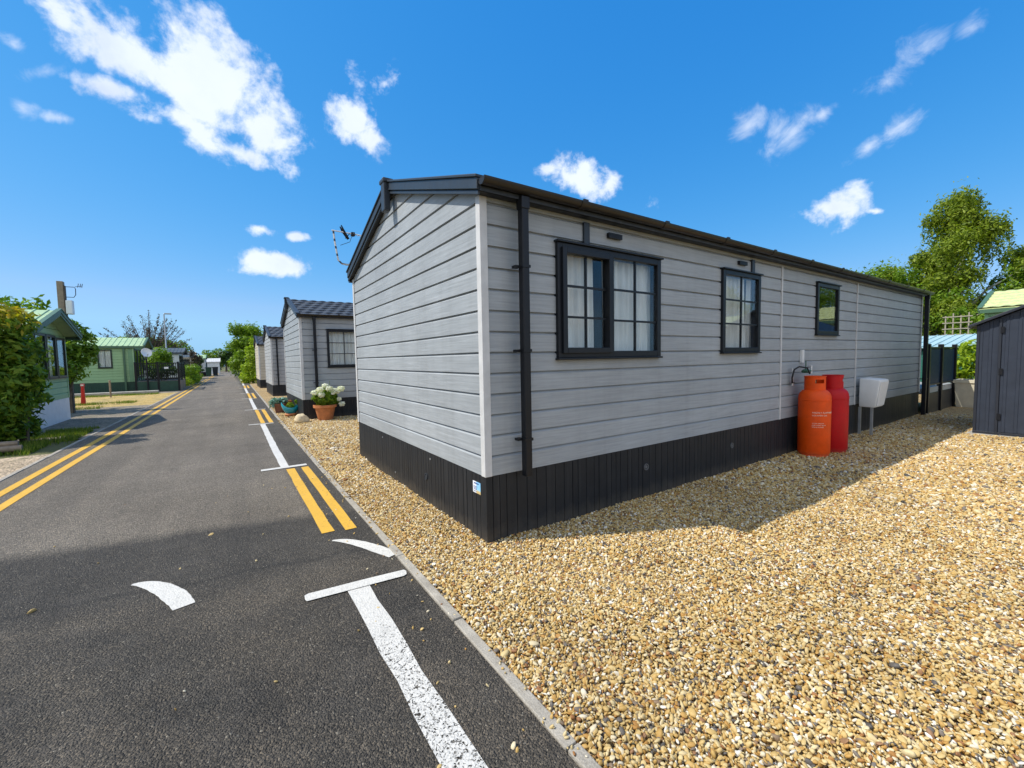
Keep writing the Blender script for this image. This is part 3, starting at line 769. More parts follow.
# near left: front end faces the road (+X)
A,awm=caravan('static_caravan','green caravan with white skirting and tall dark framed front windows, half hidden by the hedge',(-5.2,13.55,0),math.pi,3.1,9.5,.57,2.22,2.72,'clad_green','white_skirt' if 'white_skirt' in M else 'white','roof_green','green_trim','green_frame',
   oh=.30,fwins=[(.12,.80,1.12,2.16,dict(curtains=((.7,.95),))),(.84,1.52,1.12,2.20,dict(curtains=((.05,.3),))),(1.56,2.26,1.12,2.20,dict(curtains=())),(2.3,2.98,1.12,2.16,dict(curtains=()))])
B,bwm=caravan('static_caravan','pale green caravan with a ribbed roof, dark green base and one square side window',(-5.75,30.65,0),math.pi,3.1,10,.54,2.44,2.92,'clad_green','green_dark','roof_green','green_trim','green_frame',
   fwins=[(.1,1.0,.75,2.3,dk),(1.05,2.05,.75,2.3,dk),(2.1,3.0,.75,2.3,dk)],
   bwins=[(.85,1.42,1.30,2.27,dict(cols=2,curtains=((.05,.95),)))],oh=.45)
P=bwm['back'][0]
MB().box(.34,.42,.02,.09,-.05,2.4,P).build('downpipe',M['green_trim'],B)
MB().box(.06,.22,.001,.03,.54,2.30,P).build('door_panel',plain('green door',(.16,.30,.16),.5),B)
caravan('static_caravan','cream caravan with a dark grey roof behind the deck railing',(-4.5,39.6,0),math.pi,3.2,9,.5,2.28,2.62,'clad_white','skirt','roof_grey','roof_grey','green_frame',
   fwins=[(.2,1.4,.9,2.1,dk),(1.6,3.0,.9,2.1,dk)],bwins=[(.35,1.0,1.1,2.0,dk),(1.6,2.6,1.1,2.0,dict(curtains=((.6,.95),)))],oh=.3)
caravan('static_caravan','small cream caravan between a brown bush and the next white one',(-4.25,51.0,0),math.pi,3.1,9,.5,2.1,2.55,'clad_cream','skirt','roof_grey','clad_cream','green_frame',
   fwins=[(.4,1.4,1.0,1.9,dk),(1.7,2.7,1.0,1.9,dk)],bwins=[(.3,.8,1.1,1.9,dk)],oh=.1)
caravan('static_caravan','white caravan with a green gable end far down the left side',(-3.75,62.0,0),math.pi,3.1,9,.5,2.1,2.5,'clad_white','skirt','roof_green','green_trim','green_frame',
   fwins=[(.4,1.4,1.0,1.9,dk)],bwins=[(.8,1.8,1.1,1.9,dk)],oh=.1)
caravan('static_caravan','low white caravan last on the left where the road ends',(-2.6,78.0,0),math.pi,3.2,9,.4,1.75,2.25,'clad_white','white','trim_light','trim_light','green_frame',
   fwins=[(.4,1.4,.9,1.6,dk)],bwins=[(1.5,2.5,.9,1.6,dk)],oh=.1)
# green caravan behind the shed, long side faces the camera
caravan('static_caravan','light green caravan with a yellowish tiled roof behind the shed',(15.3,-.33,0),-math.pi/2,3.0,9,.5,2.48,3.0,'clad_green','green_dark','roof_lime','green_trim','green_frame',
   swins=[(1.5,2.5,1.2,2.1,dk),(4,5.2,1.2,2.1,dk)],oh=.1,kind='tile')

# deck with railings in front of the pale green caravan
o=thing('deck_railing','dark deck with black railings, hedge and a white plaque beside the pale green caravan','deck',(-5.55,26.75,0))
MB().box(-.1,1.72,.0,3.6,.44,.55).build('platform',plain('deck boards',(.16,.13,.10),.8),o)
m=MB(); m.box(-.1,1.72,-.03,-.002,-.03,.54); m.build('base_panel',M['green_dark'],o)
m=MB(); m.box(1.722,1.76,-.03,3.6,-.03,.54); m.build('base_panel',M['wood'],o)
m=MB(); m.box(-.1,1.74,-.02,.02,1.48,1.53); m.box(-.1,1.74,-.02,.02,.62,.66); m.box(1.70,1.74,.02,3.6,1.48,1.53); m.box(1.70,1.74,.02,3.6,.62,.66)
x=-.1
while x<1.7: m.box(x,x+.03,-.015,.015,.66,1.48); x+=.085
y=.08
while y<3.5: m.box(1.705,1.735,y,y+.03,.66,1.48); y+=.085
m.build('railing',M['black'],o)
for x,y in ((-.06,0),(.85,0),(1.72,0),(1.72,1.8),(1.72,3.58)): MB().box(x-.045,x+.045,y-.045,y+.045,-.03,1.58).build('post',M['black'],o)
MB().box(1.12,1.30,-.035,-.021,1.20,1.30).build('plaque',M['white'],o)
# satellite dish on a post
o=thing('satellite_dish','round white satellite dish on a dark post in front of the deck','satellite dish',(-5.12,26.6,0))
MB().tube([(0,0,-.05),(0,0,2.0)],.04,10).build('post',M['black'],o)
m=MB(); prof=[(.001,.0),(.12,.01),(.22,.035),(.32,.075),(.40,.13),(.405,.135),(.40,.145),(.31,.095),(.2,.05),(.001,.02)]
d=m.lathe(prof,28,cap=False).build('dish',plain('white dish',(.70,.72,.72),.5),o,smooth=True); d.scale=(.60,.60,.60); d.location=(0,-.06,2.06); d.rotation_euler=(R(74),0,R(32))
m=MB(); m.tube([(0,-.10,1.75),(.12,-.42,1.95)],.012,6); m.box(.09,.15,-.47,-.40,1.93,2.0); m.build('feed_arm',M['galv'],o)

# telegraph style wooden post with white box
o=thing('utility_post','weathered wooden post with a white box and a small aerial above the green caravan roof','post',(-5.60,15.6,0))
m=MB(); m.box(-.12,.02,-.09,.09,-.1,3.98); m.build('timber',M['wood'],o,bevel=.01)
MB().box(.022,.045,-.08,.08,-.1,3.86).build('backboard',M['bark'],o)
m=MB(); m.box(.05,.20,-.12,.08,3.0,3.42); m.build('white_box',M['white'],o,bevel=.02)
m=MB(); m.tube([(.03,0,3.83),(.24,0,3.83),(.27,0,3.78),(.265,0,3.6),(.22,0,3.52),(.06,0,3.52)],.010,6); m.tube([(.26,0,3.84),(.42,0,3.88)],.008,6)
for q in (.33,.38,.42): m.tube([(q,-.05,3.82),(q,.05,3.95)],.008,6)
m.build('aerial',M['black'],o)
# lamp post
o=thing('street_lamp','tall thin grey street lamp rising in front of the purple tree','street lamp',(-5.25,37.2,0))
MB().tube([(0,0,-.1),(0,0,1.2),(0,0,1.25),(0,0,5.05)],[.09,.08,.05,.04],10).build('column',M['galv'],o,smooth=True)
m=MB(); m.tube([(0,0,5.0),(0,0,5.12),(.06,0,5.15)],.035,8); m.box(.02,.42,-.08,.08,5.10,5.19); m.build('lantern',M['galv'],o,bevel=.02)
# red post and bollard
o=thing('fire_point','red metal fire point stand leaning by the dark bush at the caravan corner','fire point',(-6.08,19.2,0))
m=MB(); m.hexa([(-.08,-.05,0),(.05,-.05,0),(.05,.05,0),(-.08,.05,0),(-.04,-.05,.66),(.03,-.05,.66),(.03,.05,.66),(-.04,.05,.66)]); m.box(-.055,.045,-.06,.06,.66,.76); m.build('body',M['red'],o,bevel=.012)
m=MB(); m.box(-.045,.035,-.075,-.061,.68,.74); m.build('label_plate',M['white'],o)
o=thing('marker_post','thin dark marker post at the edge of the sandy drive','post',(-6.04,23.3,0))
m=MB(); m.tube([(0,0,-.05),(0,0,.72)],.035,8); m.lathe([(.04,.72),(.045,.74),(.02,.77)],8); m.build('shaft',M['wood'],o)
# bins far away
for lb,loc,mt in (('dark green wheelie bin in front of the white caravan with the green gable',(-3.45,58.2,0),'green_dark'),('dark grey wheelie bin beside the green bin far along the road',(-2.85,60.0,0),'char')):
    o=thing('wheelie_bin',lb,'bin',loc,0,'bins far along the road')
    m=MB(); m.hexa([(-.22,-.25,.05),(.22,-.25,.05),(.22,.25,.05),(-.22,.25,.05),(-.29,-.33,1.0),(.29,-.33,1.0),(.29,.33,1.0),(-.29,.33,1.0)]); m.build('body',M[mt],o,bevel=.03)
    m=MB(); m.box(-.31,.31,-.36,.36,1.005,1.07); m.tube([(-.27,.38,1.0),(.27,.38,1.0)],.02,6); m.build('lid',M[mt],o,bevel=.02)
    for x in (-.2,.2): MB().tube([(x-.03,.22,.1),(x+.03,.22,.1)],.1,12).build('wheel',M['black'],o)
# concrete footing wall on the left drive
o=MB().box(-11,-4.55,24.9,25.35,-.05,.13).build('low_wall',M['concrete'],bevel=.02); tag(o,'low concrete wall edging the sandy drive before the pale green caravan','wall')

# ================================================================== pots on the right verge
o=thing('flower_pot','terracotta pot of white flowers beside the dark skirting of the second lodge','flower pot',(.335,8.27,0))
m=MB(); m.lathe([(.155,-.01),(.16,.0),(.225,.30),(.235,.31),(.262,.315),(.265,.375),(.245,.378),(.235,.34),(.001,.335)],32,cap=False); m.build('pot',M['terra'],o,smooth=True,angle=30)
bl=[(0,0,.52,.22,.22,.17),(-.14,0,.55,.14,.14,.12),(.15,.02,.58,.15,.15,.13),(.02,.1,.66,.15,.15,.12),(.22,-.05,.46,.1,.1,.09)]
P,N=blob_leaves(bl,1100,.6); leaf_mesh('leaves',P,N,.065,L['mid'],o,1.6)
m=MB()
for b in bl: m.tube([(0,0,.33),(b[0]*.6,b[1]*.6,.45),(b[0],b[1],b[2])],.006,5)
m.tube([(.1,0,.6),(.13,0,.95)],.005,5); m.build('stems',plain('green stems',(.09,.16,.04),.6),o)
for i,(x,y,z,r) in enumerate(((-.24,-.12,.69,.075),(-.12,-.16,.76,.08),(.0,-.1,.84,.07),(.08,-.16,.77,.085),(-.1,-.18,.63,.075),(.2,-.12,.72,.07),(.36,-.1,.75,.085),(.28,-.1,.68,.06),(.3,-.12,.50,.06),(.36,-.14,.38,.07),(.16,-.2,.66,.05))):
    P,N=blob_leaves([(x,y,z,r,r,r*.75)],6000,.3); leaf_mesh('flower_head',P,N,.03,L['white'],o,1.0)
o=thing('turquoise_planter','glossy turquoise planter with two raised ends holding a small plant, left of the pale stone','planter',(-.25,9.75,0))
m=MB()
m.lathe([(.11,.0),(.14,.02),(.15,.05),(.13,.08)],24); m.build('base',M['terra'],o,smooth=True)
m=MB(); nu,nv=28,10; pts=[]
for i in range(nu+1):
    th=2*math.pi*i/nu
    for j in range(nv):
        f=j/(nv-1); r=.11+.09*math.sin(f*1.9); e=abs(math.cos(th))**3
        pts.append((r*1.1*math.cos(th),r*.75*math.sin(th),.08+f*(.15+.15*e)))
m.grid(pts,nu+1,nv); m.add([(0,0,.10)]+pts[0::nv],[(0,i,i+1) for i in range(1,nu+1)]); m.build('bowl',M['turq'],o,smooth=True,fix=False,angle=80)
P,N=blob_leaves([(0,0,.26,.1,.08,.1),(.15,0,.38,.05,.05,.06)],900,.6); leaf_mesh('plant',P,N,.05,L['mid'],o,1.8)
o=thing('succulent_pot','brown pot of blue green succulents farther back than the turquoise planter','flower pot',(-.40,10.85,0))
m=MB(); m.lathe([(.11,-.01),(.15,.2),(.17,.21),(.175,.26),(.155,.262),(.15,.23),(.001,.225)],24,cap=False); m.build('pot',M['brownpot'],o,smooth=True)
P,N=blob_leaves([(-.1,0,.32,.16,.14,.1),(.08,.0,.34,.12,.12,.09),(-.19,-.03,.24,.08,.08,.1)],900,.4); leaf_mesh('leaves',P,N,.07,L['succ'],o,1.3)
o=thing('terracotta_pot','small plain terracotta pot tucked behind the succulents','flower pot',(-.16,11.05,0))
m=MB(); m.lathe([(.09,-.01),(.12,.24),(.145,.245),(.15,.32),(.13,.322),(.12,.27),(.001,.265)],24,cap=False); m.build('pot',M['terra'],o,smooth=True)
MB().lathe([(.001,.272),(.112,.272)],20,cap=False).build('soil',M['bark'],o)
def rock(name,label,loc,r,sq,mat,seed):
    rng=np.random.RandomState(seed); bm=bmesh.new(); bmesh.ops.create_icosphere(bm,subdivisions=4,radius=1)
    ks=rng.normal(size=(14,3)); ks/=np.linalg.norm(ks,axis=1,keepdims=True); hs=rng.uniform(.72,.98,14)
    for v in bm.verts:
        c=np.array(v.co); d=ks@c; k=1.
        for a,h in zip(d,hs):
            if a>h: k=min(k,h/a)
        c=c*k*(1+.03*math.sin(c[0]*9)+.02*math.sin(c[1]*13+c[2]*7)); v.co=c*np.array(sq)*r
        if v.co.z<-.3*r: v.co.z=-.3*r
    me=bpy.data.meshes.new(name); bm.to_mesh(me); bm.free(); me.polygons.foreach_set('use_smooth',[True]*len(me.polygons))
    return tag(link(name,me,mat,None,loc),label,'stone')
rock('stone','pale rounded sandstone lying on the gravel in front of the terracotta pot',(-.20,8.15,.07),.155,(1.05,.8,.95),M['stone'],4)

# ================================================================== ground, road, kerb
def offx(y): return 0.0 if y<5 else .009*(y-5)
KX=-.585
def leftx(y): return -3.97+offx(y)*1.35
def sheet(name,poly_l,poly_r,ys,z,mat,kind='structure',sub=6):
    pts=[]; nv=sub
    for y in ys:
        a,b=poly_l(y),poly_r(y)
        for j in range(nv): pts.append((a+(b-a)*j/(nv-1),y,z))
    m=MB(); m.grid(pts,len(ys),nv); o=m.build(name,mat,fix=False); tag(o,None,None,None,kind); return o
def ground_mat():
    t=NT('grassy dirt'); v=t.coord(); n=t.noise(v,.6,6,.6); n2=t.noise(v,30,4)
    c=t.ramp(n,[(.35,(.07,.10,.03)),(.55,(.12,.12,.05)),(.7,(.20,.16,.09))]); c=t.mix(.4,c,t.ramp(n2,[(.3,(.05,.06,.02)),(.7,(.24,.2,.1))]))
    return t.done(t.bsdf(c,.95,t.bump(n2,.6,.03),.2))
m=MB(); m.quad((-300,-300,-.035),(300,-300,-.035),(300,300,-.035),(-300,300,-.035))
tag(m.build('ground',ground_mat(),fix=False),'grassy earth around the plots',None,None,'structure')
def asphalt_mat():
    t=NT('asphalt'); tc=t.n('TexCoord'); v=tc.outputs['Object']
    sx=t.n('SeparateXYZ'); t.l(v,sx.inputs[0]); x,y=sx.outputs['X'],sx.outputs['Y']
    wob=t.math('MULTIPLY',t.math('SUBTRACT',t.noise(v,2.2,4),.5),.35)
    # newer surfacing: before a slightly curved joint, and a strip beside the kerb
    j=t.math('ADD',t.math('MULTIPLY_ADD',x,-.19,1.30),t.math('MULTIPLY',wob,.6))
    a=t.math('SUBTRACT',j,y); new1=t.n('MapRange'); new1.inputs[1].default_value=-.10; new1.inputs[2].default_value=.10; t.l(a,new1.inputs[0])
    b=t.math('ADD',t.math('ADD',x,.97),t.math('MULTIPLY',wob,.15)); new2=t.n('MapRange'); new2.inputs[1].default_value=-.08; new2.inputs[2].default_value=.08; t.l(b,new2.inputs[0])
    new=t.math('MAXIMUM',new1.outputs[0],t.math('MULTIPLY',new2.outputs[0],.8))
    vo=t.n('TexVoronoi'); vo.inputs['Scale'].default_value=150; t.l(v,vo.inputs['Vector'])
    vo2=t.n('TexVoronoi'); vo2.inputs['Scale'].default_value=80; t.l(v,vo2.inputs['Vector'])
    n=t.noise(v,.8,6,.6); nf=t.noise(v,260,3); npatch=t.noise(v,4.5,5,.65)
    chip=t.n('SeparateColor'); t.l(vo.outputs['Color'],chip.inputs[0])
    wt=t.ramp(t.noise(t.coord(scale=(2.2,.12,1)),1.,4,.6,.2),[(.35,(.84,.84,.84)),(.65,(1.08,1.07,1.05))])
    old=t.ramp(n,[(.3,(.150,.130,.104)),(.7,(.235,.206,.168))])
    nw=t.ramp(n,[(.3,(.052,.047,.040)),(.7,(.084,.076,.065))])
    c=t.mix(new,old,nw); c=t.mix(1.,c,wt,'MULTIPLY')
    oil=t.ramp(t.noise(v,1.9,3,.5),[(.66,(0,0,0)),(.76,(1,1,1))]); c=t.mix(t.math('MULTIPLY',oil,.35),c,(.035,.032,.03))
    c=t.mix(.85,c,t.ramp(chip.outputs[0],[(0,(.42,.42,.42)),(.7,(1.0,1,1)),(1,(2.1,2.0,1.85))]),'MULTIPLY')
    cr=t.math('ABSOLUTE',t.math('SUBTRACT',y,t.math('ADD',t.math('MULTIPLY_ADD',x,-.15,.36),t.math('MULTIPLY',wob,.5))))
    crm=t.ramp(t.math('ADD',cr,t.math('MULTIPLY',t.math('SUBTRACT',t.noise(v,14,3),.5),.05)),[(.0,(1,1,1)),(.035,(0,0,0))])
    c=t.mix(t.math('MULTIPLY',crm,.55),c,(.03,.028,.025))
    bd=t.n('MapRange'); bd.inputs[1].default_value=.0; bd.inputs[2].default_value=-.25; t.l(t.math('SUBTRACT',y,t.math('MULTIPLY_ADD',x,-.15,.36)),bd.inputs[0])
    c=t.mix(t.math('MULTIPLY',t.math('MULTIPLY',bd.outputs[0],new1.outputs[0]),t.ramp(t.noise(v,1.6,5,.65,.5),[(.35,(0,0,0)),(.7,(1,1,1))])),c,t.mix(1.,c,(1.7,1.6,1.45),'MULTIPLY'))
    c=t.mix(t.math('MULTIPLY',t.ramp(npatch,[(.5,(0,0,0)),(.72,(1,1,1))]),.28),c,(.14,.125,.105))
    spk=t.math('GREATER_THAN',chip.outputs[1],.992); c=t.mix(t.math('MULTIPLY',spk,.5),c,(.42,.38,.30))
    h=t.math('SUBTRACT',t.math('MULTIPLY',nf,.5),t.math('MULTIPLY',vo.outputs['Distance'],1.2)); h=t.math('SUBTRACT',h,t.math('MULTIPLY',vo2.outputs['Distance'],.9))
    return t.done(t.bsdf(c,.78,t.bump(h,1.,.009),.3))
M['asphalt']=asphalt_mat()
ys=[-8,-4,-2,0,2,4,6,8,10,13,16,20,25,30,40,50,60,75,95]
sheet('road',lambda y:leftx(y),lambda y:KX-.055+offx(y),ys,0,M['asphalt'])
# kerb edging stones
def kerb_mat():
    t=NT('kerb concrete'); v=t.coord(); n=t.noise(v,8,5,.65); n2=t.noise(v,120,3)
    c=t.ramp(n,[(.3,(.24,.21,.17)),(.7,(.46,.42,.35))]); c=t.mix(.35,c,t.ramp(n2,[(.3,(.12,.11,.09)),(.7,(.5,.47,.4))])); return t.done(t.bsdf(c,.9,t.bump(n2,.7,.006),.2))
m=MB(); y=-8; rng=random.Random(3)
while y<30:
    ln=.91; dx=rng.uniform(-.004,.004); dz=rng.uniform(-.003,.004)
    m.box(KX-.053+offx(y)+dx,KX+offx(y)+dx,y+.004,y+ln-.004,-.12,.010+dz); y+=ln
tag(m.build('kerb',kerb_mat(),bevel=.006),None,None,None,'structure')
def paint_mat(name,col,wear,thr):
    """worn road paint: bare patches let the asphalt through"""
    t=NT(name); tc=t.n('TexCoord'); v=tc.outputs['Object']; n=t.noise(v,3,5,.6); vo=t.n('TexVoronoi'); vo.inputs['Scale'].default_value=95; t.l(v,vo.inputs['Vector'])
    nn=t.noise(v,62,5,.62,1.4)
    sx=t.n('SeparateXYZ'); t.l(v,sx.inputs[0])
    if wear:
        mr=t.n('MapRange'); mr.inputs[1].default_value=-.28; mr.inputs[2].default_value=-.75; mr.inputs[3].default_value=thr; mr.inputs[4].default_value=thr+wear; t.l(sx.outputs['Y'],mr.inputs[0]); th=mr.outputs[0]
    else: th=thr
    w=t.math('SUBTRACT',th,nn); w=t.math('MULTIPLY',w,14,clamp=True)
    c=t.ramp(n,[(.3,tuple(k*.85 for k in col)),(.7,col)])
    c=t.mix(t.math('MULTIPLY',t.ramp(t.noise(v,40,4),[(.5,(0,0,0)),(.75,(1,1,1))]),.45),c,tuple(k*.5 for k in col))
    b=t.bsdf(c,.6,t.bump(t.math('ADD',vo.outputs['Distance'],nn),.7,.004),.4)
    tr=t.n('BsdfTransparent'); mx=t.n('MixShader'); t.l(w,mx.inputs[0]); t.l(b.outputs[0],mx.inputs[1]); t.l(tr.outputs[0],mx.inputs[2])
    return t.done(mx)
M['pw']=paint_mat('white road paint',(.62,.60,.55),.165,.315); M['py']=paint_mat('yellow road paint',(.68,.39,.04),0,.315)
def marking(name,polys,mat,z=.004):
    m=MB()
    for p in polys: m.add([(x,y,z) for x,y in p],[tuple(range(len(p)))])
    return tag(m.build(name,mat,fix=False),None,None,None,'structure')
def strip(x0,x1,y0,y1,n=24,w=.004):
    r=random.Random(int(y0*100)); ysx=[y0+(y1-y0)*i/n for i in range(n+1)]; out=[]
    P=[(x0+offx(y)+r.uniform(-w,w),x1+offx(y)+r.uniform(-w,w),y) for y in ysx]
    for a,b in zip(P[:-1],P[1:]): out.append([(a[0],a[2]),(a[1],a[2]),(b[1],b[2]),(b[0],b[2])])
    return out
lyel=[]
def lstrip(c0):
    out=[]; ysx=[-6,-2,0,2,4,6,8,10,12,14,17,20,25,30,40,50,60,75]
    for a,b in zip(ysx[:-1],ysx[1:]):
        f=lambda y:c0+offx(y)*1.15-(.0 if y>8 else -.012*(8-y)*-.6)
        out.append([(f(a)-.048,a),(f(a)+.048,a),(f(b)+.048,b),(f(b)-.048,b)])
    return out
marking('double_yellow_line',lstrip(-3.715)+lstrip(-3.50),M['py'])
bays=[]; yels=[]; bars=[]
# bay markings repeat along the kerb
yy=[(3.62,8.55),(12.2,17.1),(20.7,25.6),(29.2,34),(37.5,42.5)]
for a,b in yy:
    bays += strip(-1.05,-.95,a,b); bars += strip(-1.28,-.74,a-.05,a+.05,1,.0)+strip(-1.28,-.78,b-.05,b+.05,1,.0)
prev=8.65
yels += strip(-1.0,-.905,.96,3.5,10)+strip(-.825,-.735,.92,3.5,10)
for a in (8.7,17.2,25.7,34.1): yels += strip(-1.03,-.94,a,a+3.4,8)+strip(-.86,-.77,a,a+3.4,8)
bars += [[(-1.262,-.03),(-1.255,-.052),(-1.0,-.076),(-.69,-.103),(-.668,-.092),(-.655,-.05),(-.662,-.024),(-.9,.004),(-1.235,.033),(-1.258,.022)]]
bays += strip(-1.03,-.905,-6,-.045,26,.008)
marking('white_bay_line',bays,M['pw']); marking('white_bar_marking',bars,M['pw'],.008); marking('double_yellow_line',yels,M['py'])
def arc(pts,ws):
    k=np.arange(len(pts)); q=np.linspace(0,len(pts)-1,22); fx=np.polyfit(k,[p[0] for p in pts],3); fy=np.polyfit(k,[p[1] for p in pts],3)
    rj=np.random.RandomState(2); ws=[float(np.interp(i,k,ws))*(1+rj.uniform(-.05,.05)) for i in q]; pts=[(float(np.polyval(fx,i)),float(np.polyval(fy,i))) for i in q]
    out=[]
    L_=[];R_=[]
    for i,(p,w) in enumerate(zip(pts,ws)):
        a=Vector(pts[max(i-1,0)]); b=Vector(pts[min(i+1,len(pts)-1)]); t=(b-a).normalized(); n=Vector((-t.y,t.x))
        L_.append(Vector(p)+n*w/2); R_.append(Vector(p)-n*w/2)
    for i in range(len(pts)-1): out.append([tuple(L_[i]),tuple(R_[i]),tuple(R_[i+1]),tuple(L_[i+1])])
    return out
marking('white_arc_marking',arc([(-2.15,.825),(-2.07,.77),(-1.99,.67),(-1.91,.50),(-1.85,.32)],[.02,.08,.11,.12,.11]),M['pw'])
marking('white_arc_marking',arc([(-.96,.765),(-.87,.69),(-.79,.57),(-.71,.40),(-.645,.235)],[.02,.07,.09,.10,.09]),M['pw'])

# gravel bed and pebbles
def gravel_mat(name,scale=55,dark=1.):
    t=NT(name); tc=t.n('TexCoord'); v=tc.outputs['Object']
    vo=t.n('TexVoronoi'); vo.inputs['Scale'].default_value=scale; t.l(v,vo.inputs['Vector'])
    s=t.n('SeparateColor'); t.l(vo.outputs['Color'],s.inputs[0])
    c=t.ramp(s.outputs[0],[(0,(.10,.08,.06)),(.12,(.30,.19,.08)),(.4,(.50,.34,.15)),(.7,(.58,.43,.22)),(.9,(.68,.58,.40)),(1,(.40,.16,.05))])
    big=t.ramp(t.noise(v,.9,5,.6),[(.3,(.85,.84,.82)),(.7,(1.08,1.06,1.0))]); c=t.mix(1.,c,big,'MULTIPLY')
    c=t.mix(1.,c,(dark,dark,dark),'MULTIPLY')
    h=t.math('MULTIPLY',vo.outputs['Distance'],-1.)
    return t.done(t.bsdf(c,.85,t.bump(h,1.,.02),.2))
M['gravel']=gravel_mat('gravel bed',75,.92)
def pebble_mat():
    t=NT('gravel pebbles'); oi=t.n('ObjectInfo')
    cols=[(0,(.06,.055,.05)),(.05,(.15,.135,.12)),(.09,(.24,.165,.10)),(.125,(.30,.13,.045)),(.16,(.42,.22,.05)),(.28,(.48,.305,.09)),(.48,(.54,.38,.145)),(.68,(.59,.445,.20)),(.83,(.62,.51,.29)),(.93,(.68,.61,.46)),(1,(.75,.72,.64))]
    c=t.ramp(oi.outputs['Random'],cols); n=t.noise(t.coord(),2.5,3)
    c=t.mix(.5,c,t.ramp(n,[(.3,(.72,.70,.68)),(.7,(1.1,1.1,1.1))]),'MULTIPLY')
    pn=t.ramp(t.noise(oi.outputs['Location'],.9,5,.62),[(.32,(.80,.775,.73)),(.55,(1,1,1)),(.75,(1.08,1.07,1.05))]); c=t.mix(1.,c,pn,'MULTIPLY')
    return t.done(t.bsdf(c,.62,None,.35))
M['pebble']=pebble_mat()
m=MB(); nx,ny=60,70; pts=[]
for (x0,x1,y0,y1) in ((KX+.002,40,-14,62),):
    m.grid([(x0+offx(y)+(x1-x0)*i/9,y,-.014) for i in range(10) for y in np.linspace(y0,y1,20)],10,20)
tag(m.build('gravel_bed',M['gravel'],fix=False),'golden gravel laid around the lodges',None,None,'structure')
def gn_pebbles(name,pts,rad,label):
    n=len(pts); me=bpy.data.meshes.new(name); me.vertices.add(n); me.vertices.foreach_set('co',np.asarray(pts,np.float32).ravel())
    rot=np.stack([np.random.normal(0,.6,n),np.random.normal(0,.6,n),np.random.uniform(0,6.283,n)],1).astype(np.float32)
    s=(rad*np.exp(np.random.normal(0,.28,n)))[:,None]
    scl=(s*np.stack([np.random.uniform(.95,1.7,n),np.random.uniform(.7,1.0,n),np.random.uniform(.40,.8,n)],1)).astype(np.float32)
    for nm,arr in (('prot',rot),('pscl',scl)):
        a=me.attributes.new(nm,'FLOAT_VECTOR','POINT'); a.data.foreach_set('vector',arr.ravel())
    o=bpy.data.objects.new(name,me); COL.objects.link(o); tag(o,label,None,None,'stuff')
    ng=bpy.data.node_groups.new('pebbles','GeometryNodeTree')
    ng.interface.new_socket('Geometry',in_out='INPUT',socket_type='NodeSocketGeometry'); ng.interface.new_socket('Geometry',in_out='OUTPUT',socket_type='NodeSocketGeometry')
    N=ng.nodes; gi=N.new('NodeGroupInput'); go_=N.new('NodeGroupOutput'); ip=N.new('GeometryNodeInstanceOnPoints'); jn=N.new('GeometryNodeJoinGeometry')
    for k in range(5):
        ic=N.new('GeometryNodeMeshIcoSphere'); ic.inputs['Radius'].default_value=1; ic.inputs['Subdivisions'].default_value=2
        sp=N.new('GeometryNodeSetPosition'); no=N.new('ShaderNodeTexNoise'); no.inputs['Scale'].default_value=.9; no.noise_dimensions='4D'; no.inputs['W'].default_value=k*3.7; no.inputs['Detail'].default_value=1
        vm=N.new('ShaderNodeVectorMath'); vm.operation='SUBTRACT'; vm.inputs[1].default_value=(.5,.5,.5)
        v2=N.new('ShaderNodeVectorMath'); v2.operation='SCALE'; v2.inputs['Scale'].default_value=1.1
        ng.links.new(no.outputs['Color'],vm.inputs[0]); ng.links.new(vm.outputs[0],v2.inputs[0]); ng.links.new(v2.outputs[0],sp.inputs['Offset'])
        ng.links.new(ic.outputs['Mesh'],sp.inputs['Geometry'])
        ss=N.new('GeometryNodeSetShadeSmooth'); ng.links.new(sp.outputs[0],ss.inputs[0])
        sm=N.new('GeometryNodeSetMaterial'); sm.inputs['Material'].default_value=M['pebble']; ng.links.new(ss.outputs[0],sm.inputs[0])
        gi2=N.new('GeometryNodeGeometryToInstance'); ng.links.new(sm.outputs[0],gi2.inputs[0]); ng.links.new(gi2.outputs[0],jn.inputs[0])
    ng.links.new(gi.outputs[0],ip.inputs['Points']); ng.links.new(jn.outputs[0],ip.inputs['Instance']); ip.inputs['Pick Instance'].default_value=True
    for nm,sock in (('prot','Rotation'),('pscl','Scale')):
        na=N.new('GeometryNodeInputNamedAttribute'); na.data_type='FLOAT_VECTOR'; na.inputs['Name'].default_value=nm; ng.links.new(na.outputs['Attribute'],ip.inputs[sock])
    ng.links.new(ip.outputs[0],go_.inputs[0])
    md=o.modifiers.new('pebbles','NODES'); md.node_group=ng; me.materials.append(M['pebble'])
    return o
def peb_points(x0,x1,y0,y1,sp,keep):
    gx=np.arange(x0,x1,sp); gy=np.arange(y0,y1,sp*.87); X,Y=np.meshgrid(gx,gy); X=X+(np.arange(len(gy))%2)[:,None]*sp*.5
    X=X.ravel(); Y=Y.ravel(); X=X+np.random.uniform(-.45,.45,len(X))*sp; Y=Y+np.random.uniform(-.45,.45,len(Y))*sp
    k=keep(X,Y); X=X[k];Y=Y[k]
    mound=.008*np.sin(X*2.1+1)*np.sin(Y*1.7)+.006*np.sin(X*5.3+Y*4.1)
    return np.stack([X,Y,-.012+mound+np.random.uniform(0,.018,len(X))],1)
def offxv(Y): return np.where(Y<5,0,.009*(Y-5))
def inhouse(X,Y):
    a=(X>.02)&(X<L0)&(Y>.02)&(Y<W0-.02); b=(X>-.07)&(Y>8.7)&(Y<12.0); c=(X>8.78)&(X<10.9)&(Y<-1.15)&(Y>-3.6); d=(X>0)&(Y>17.97)&(Y<21.4)
    return a|b|c|d
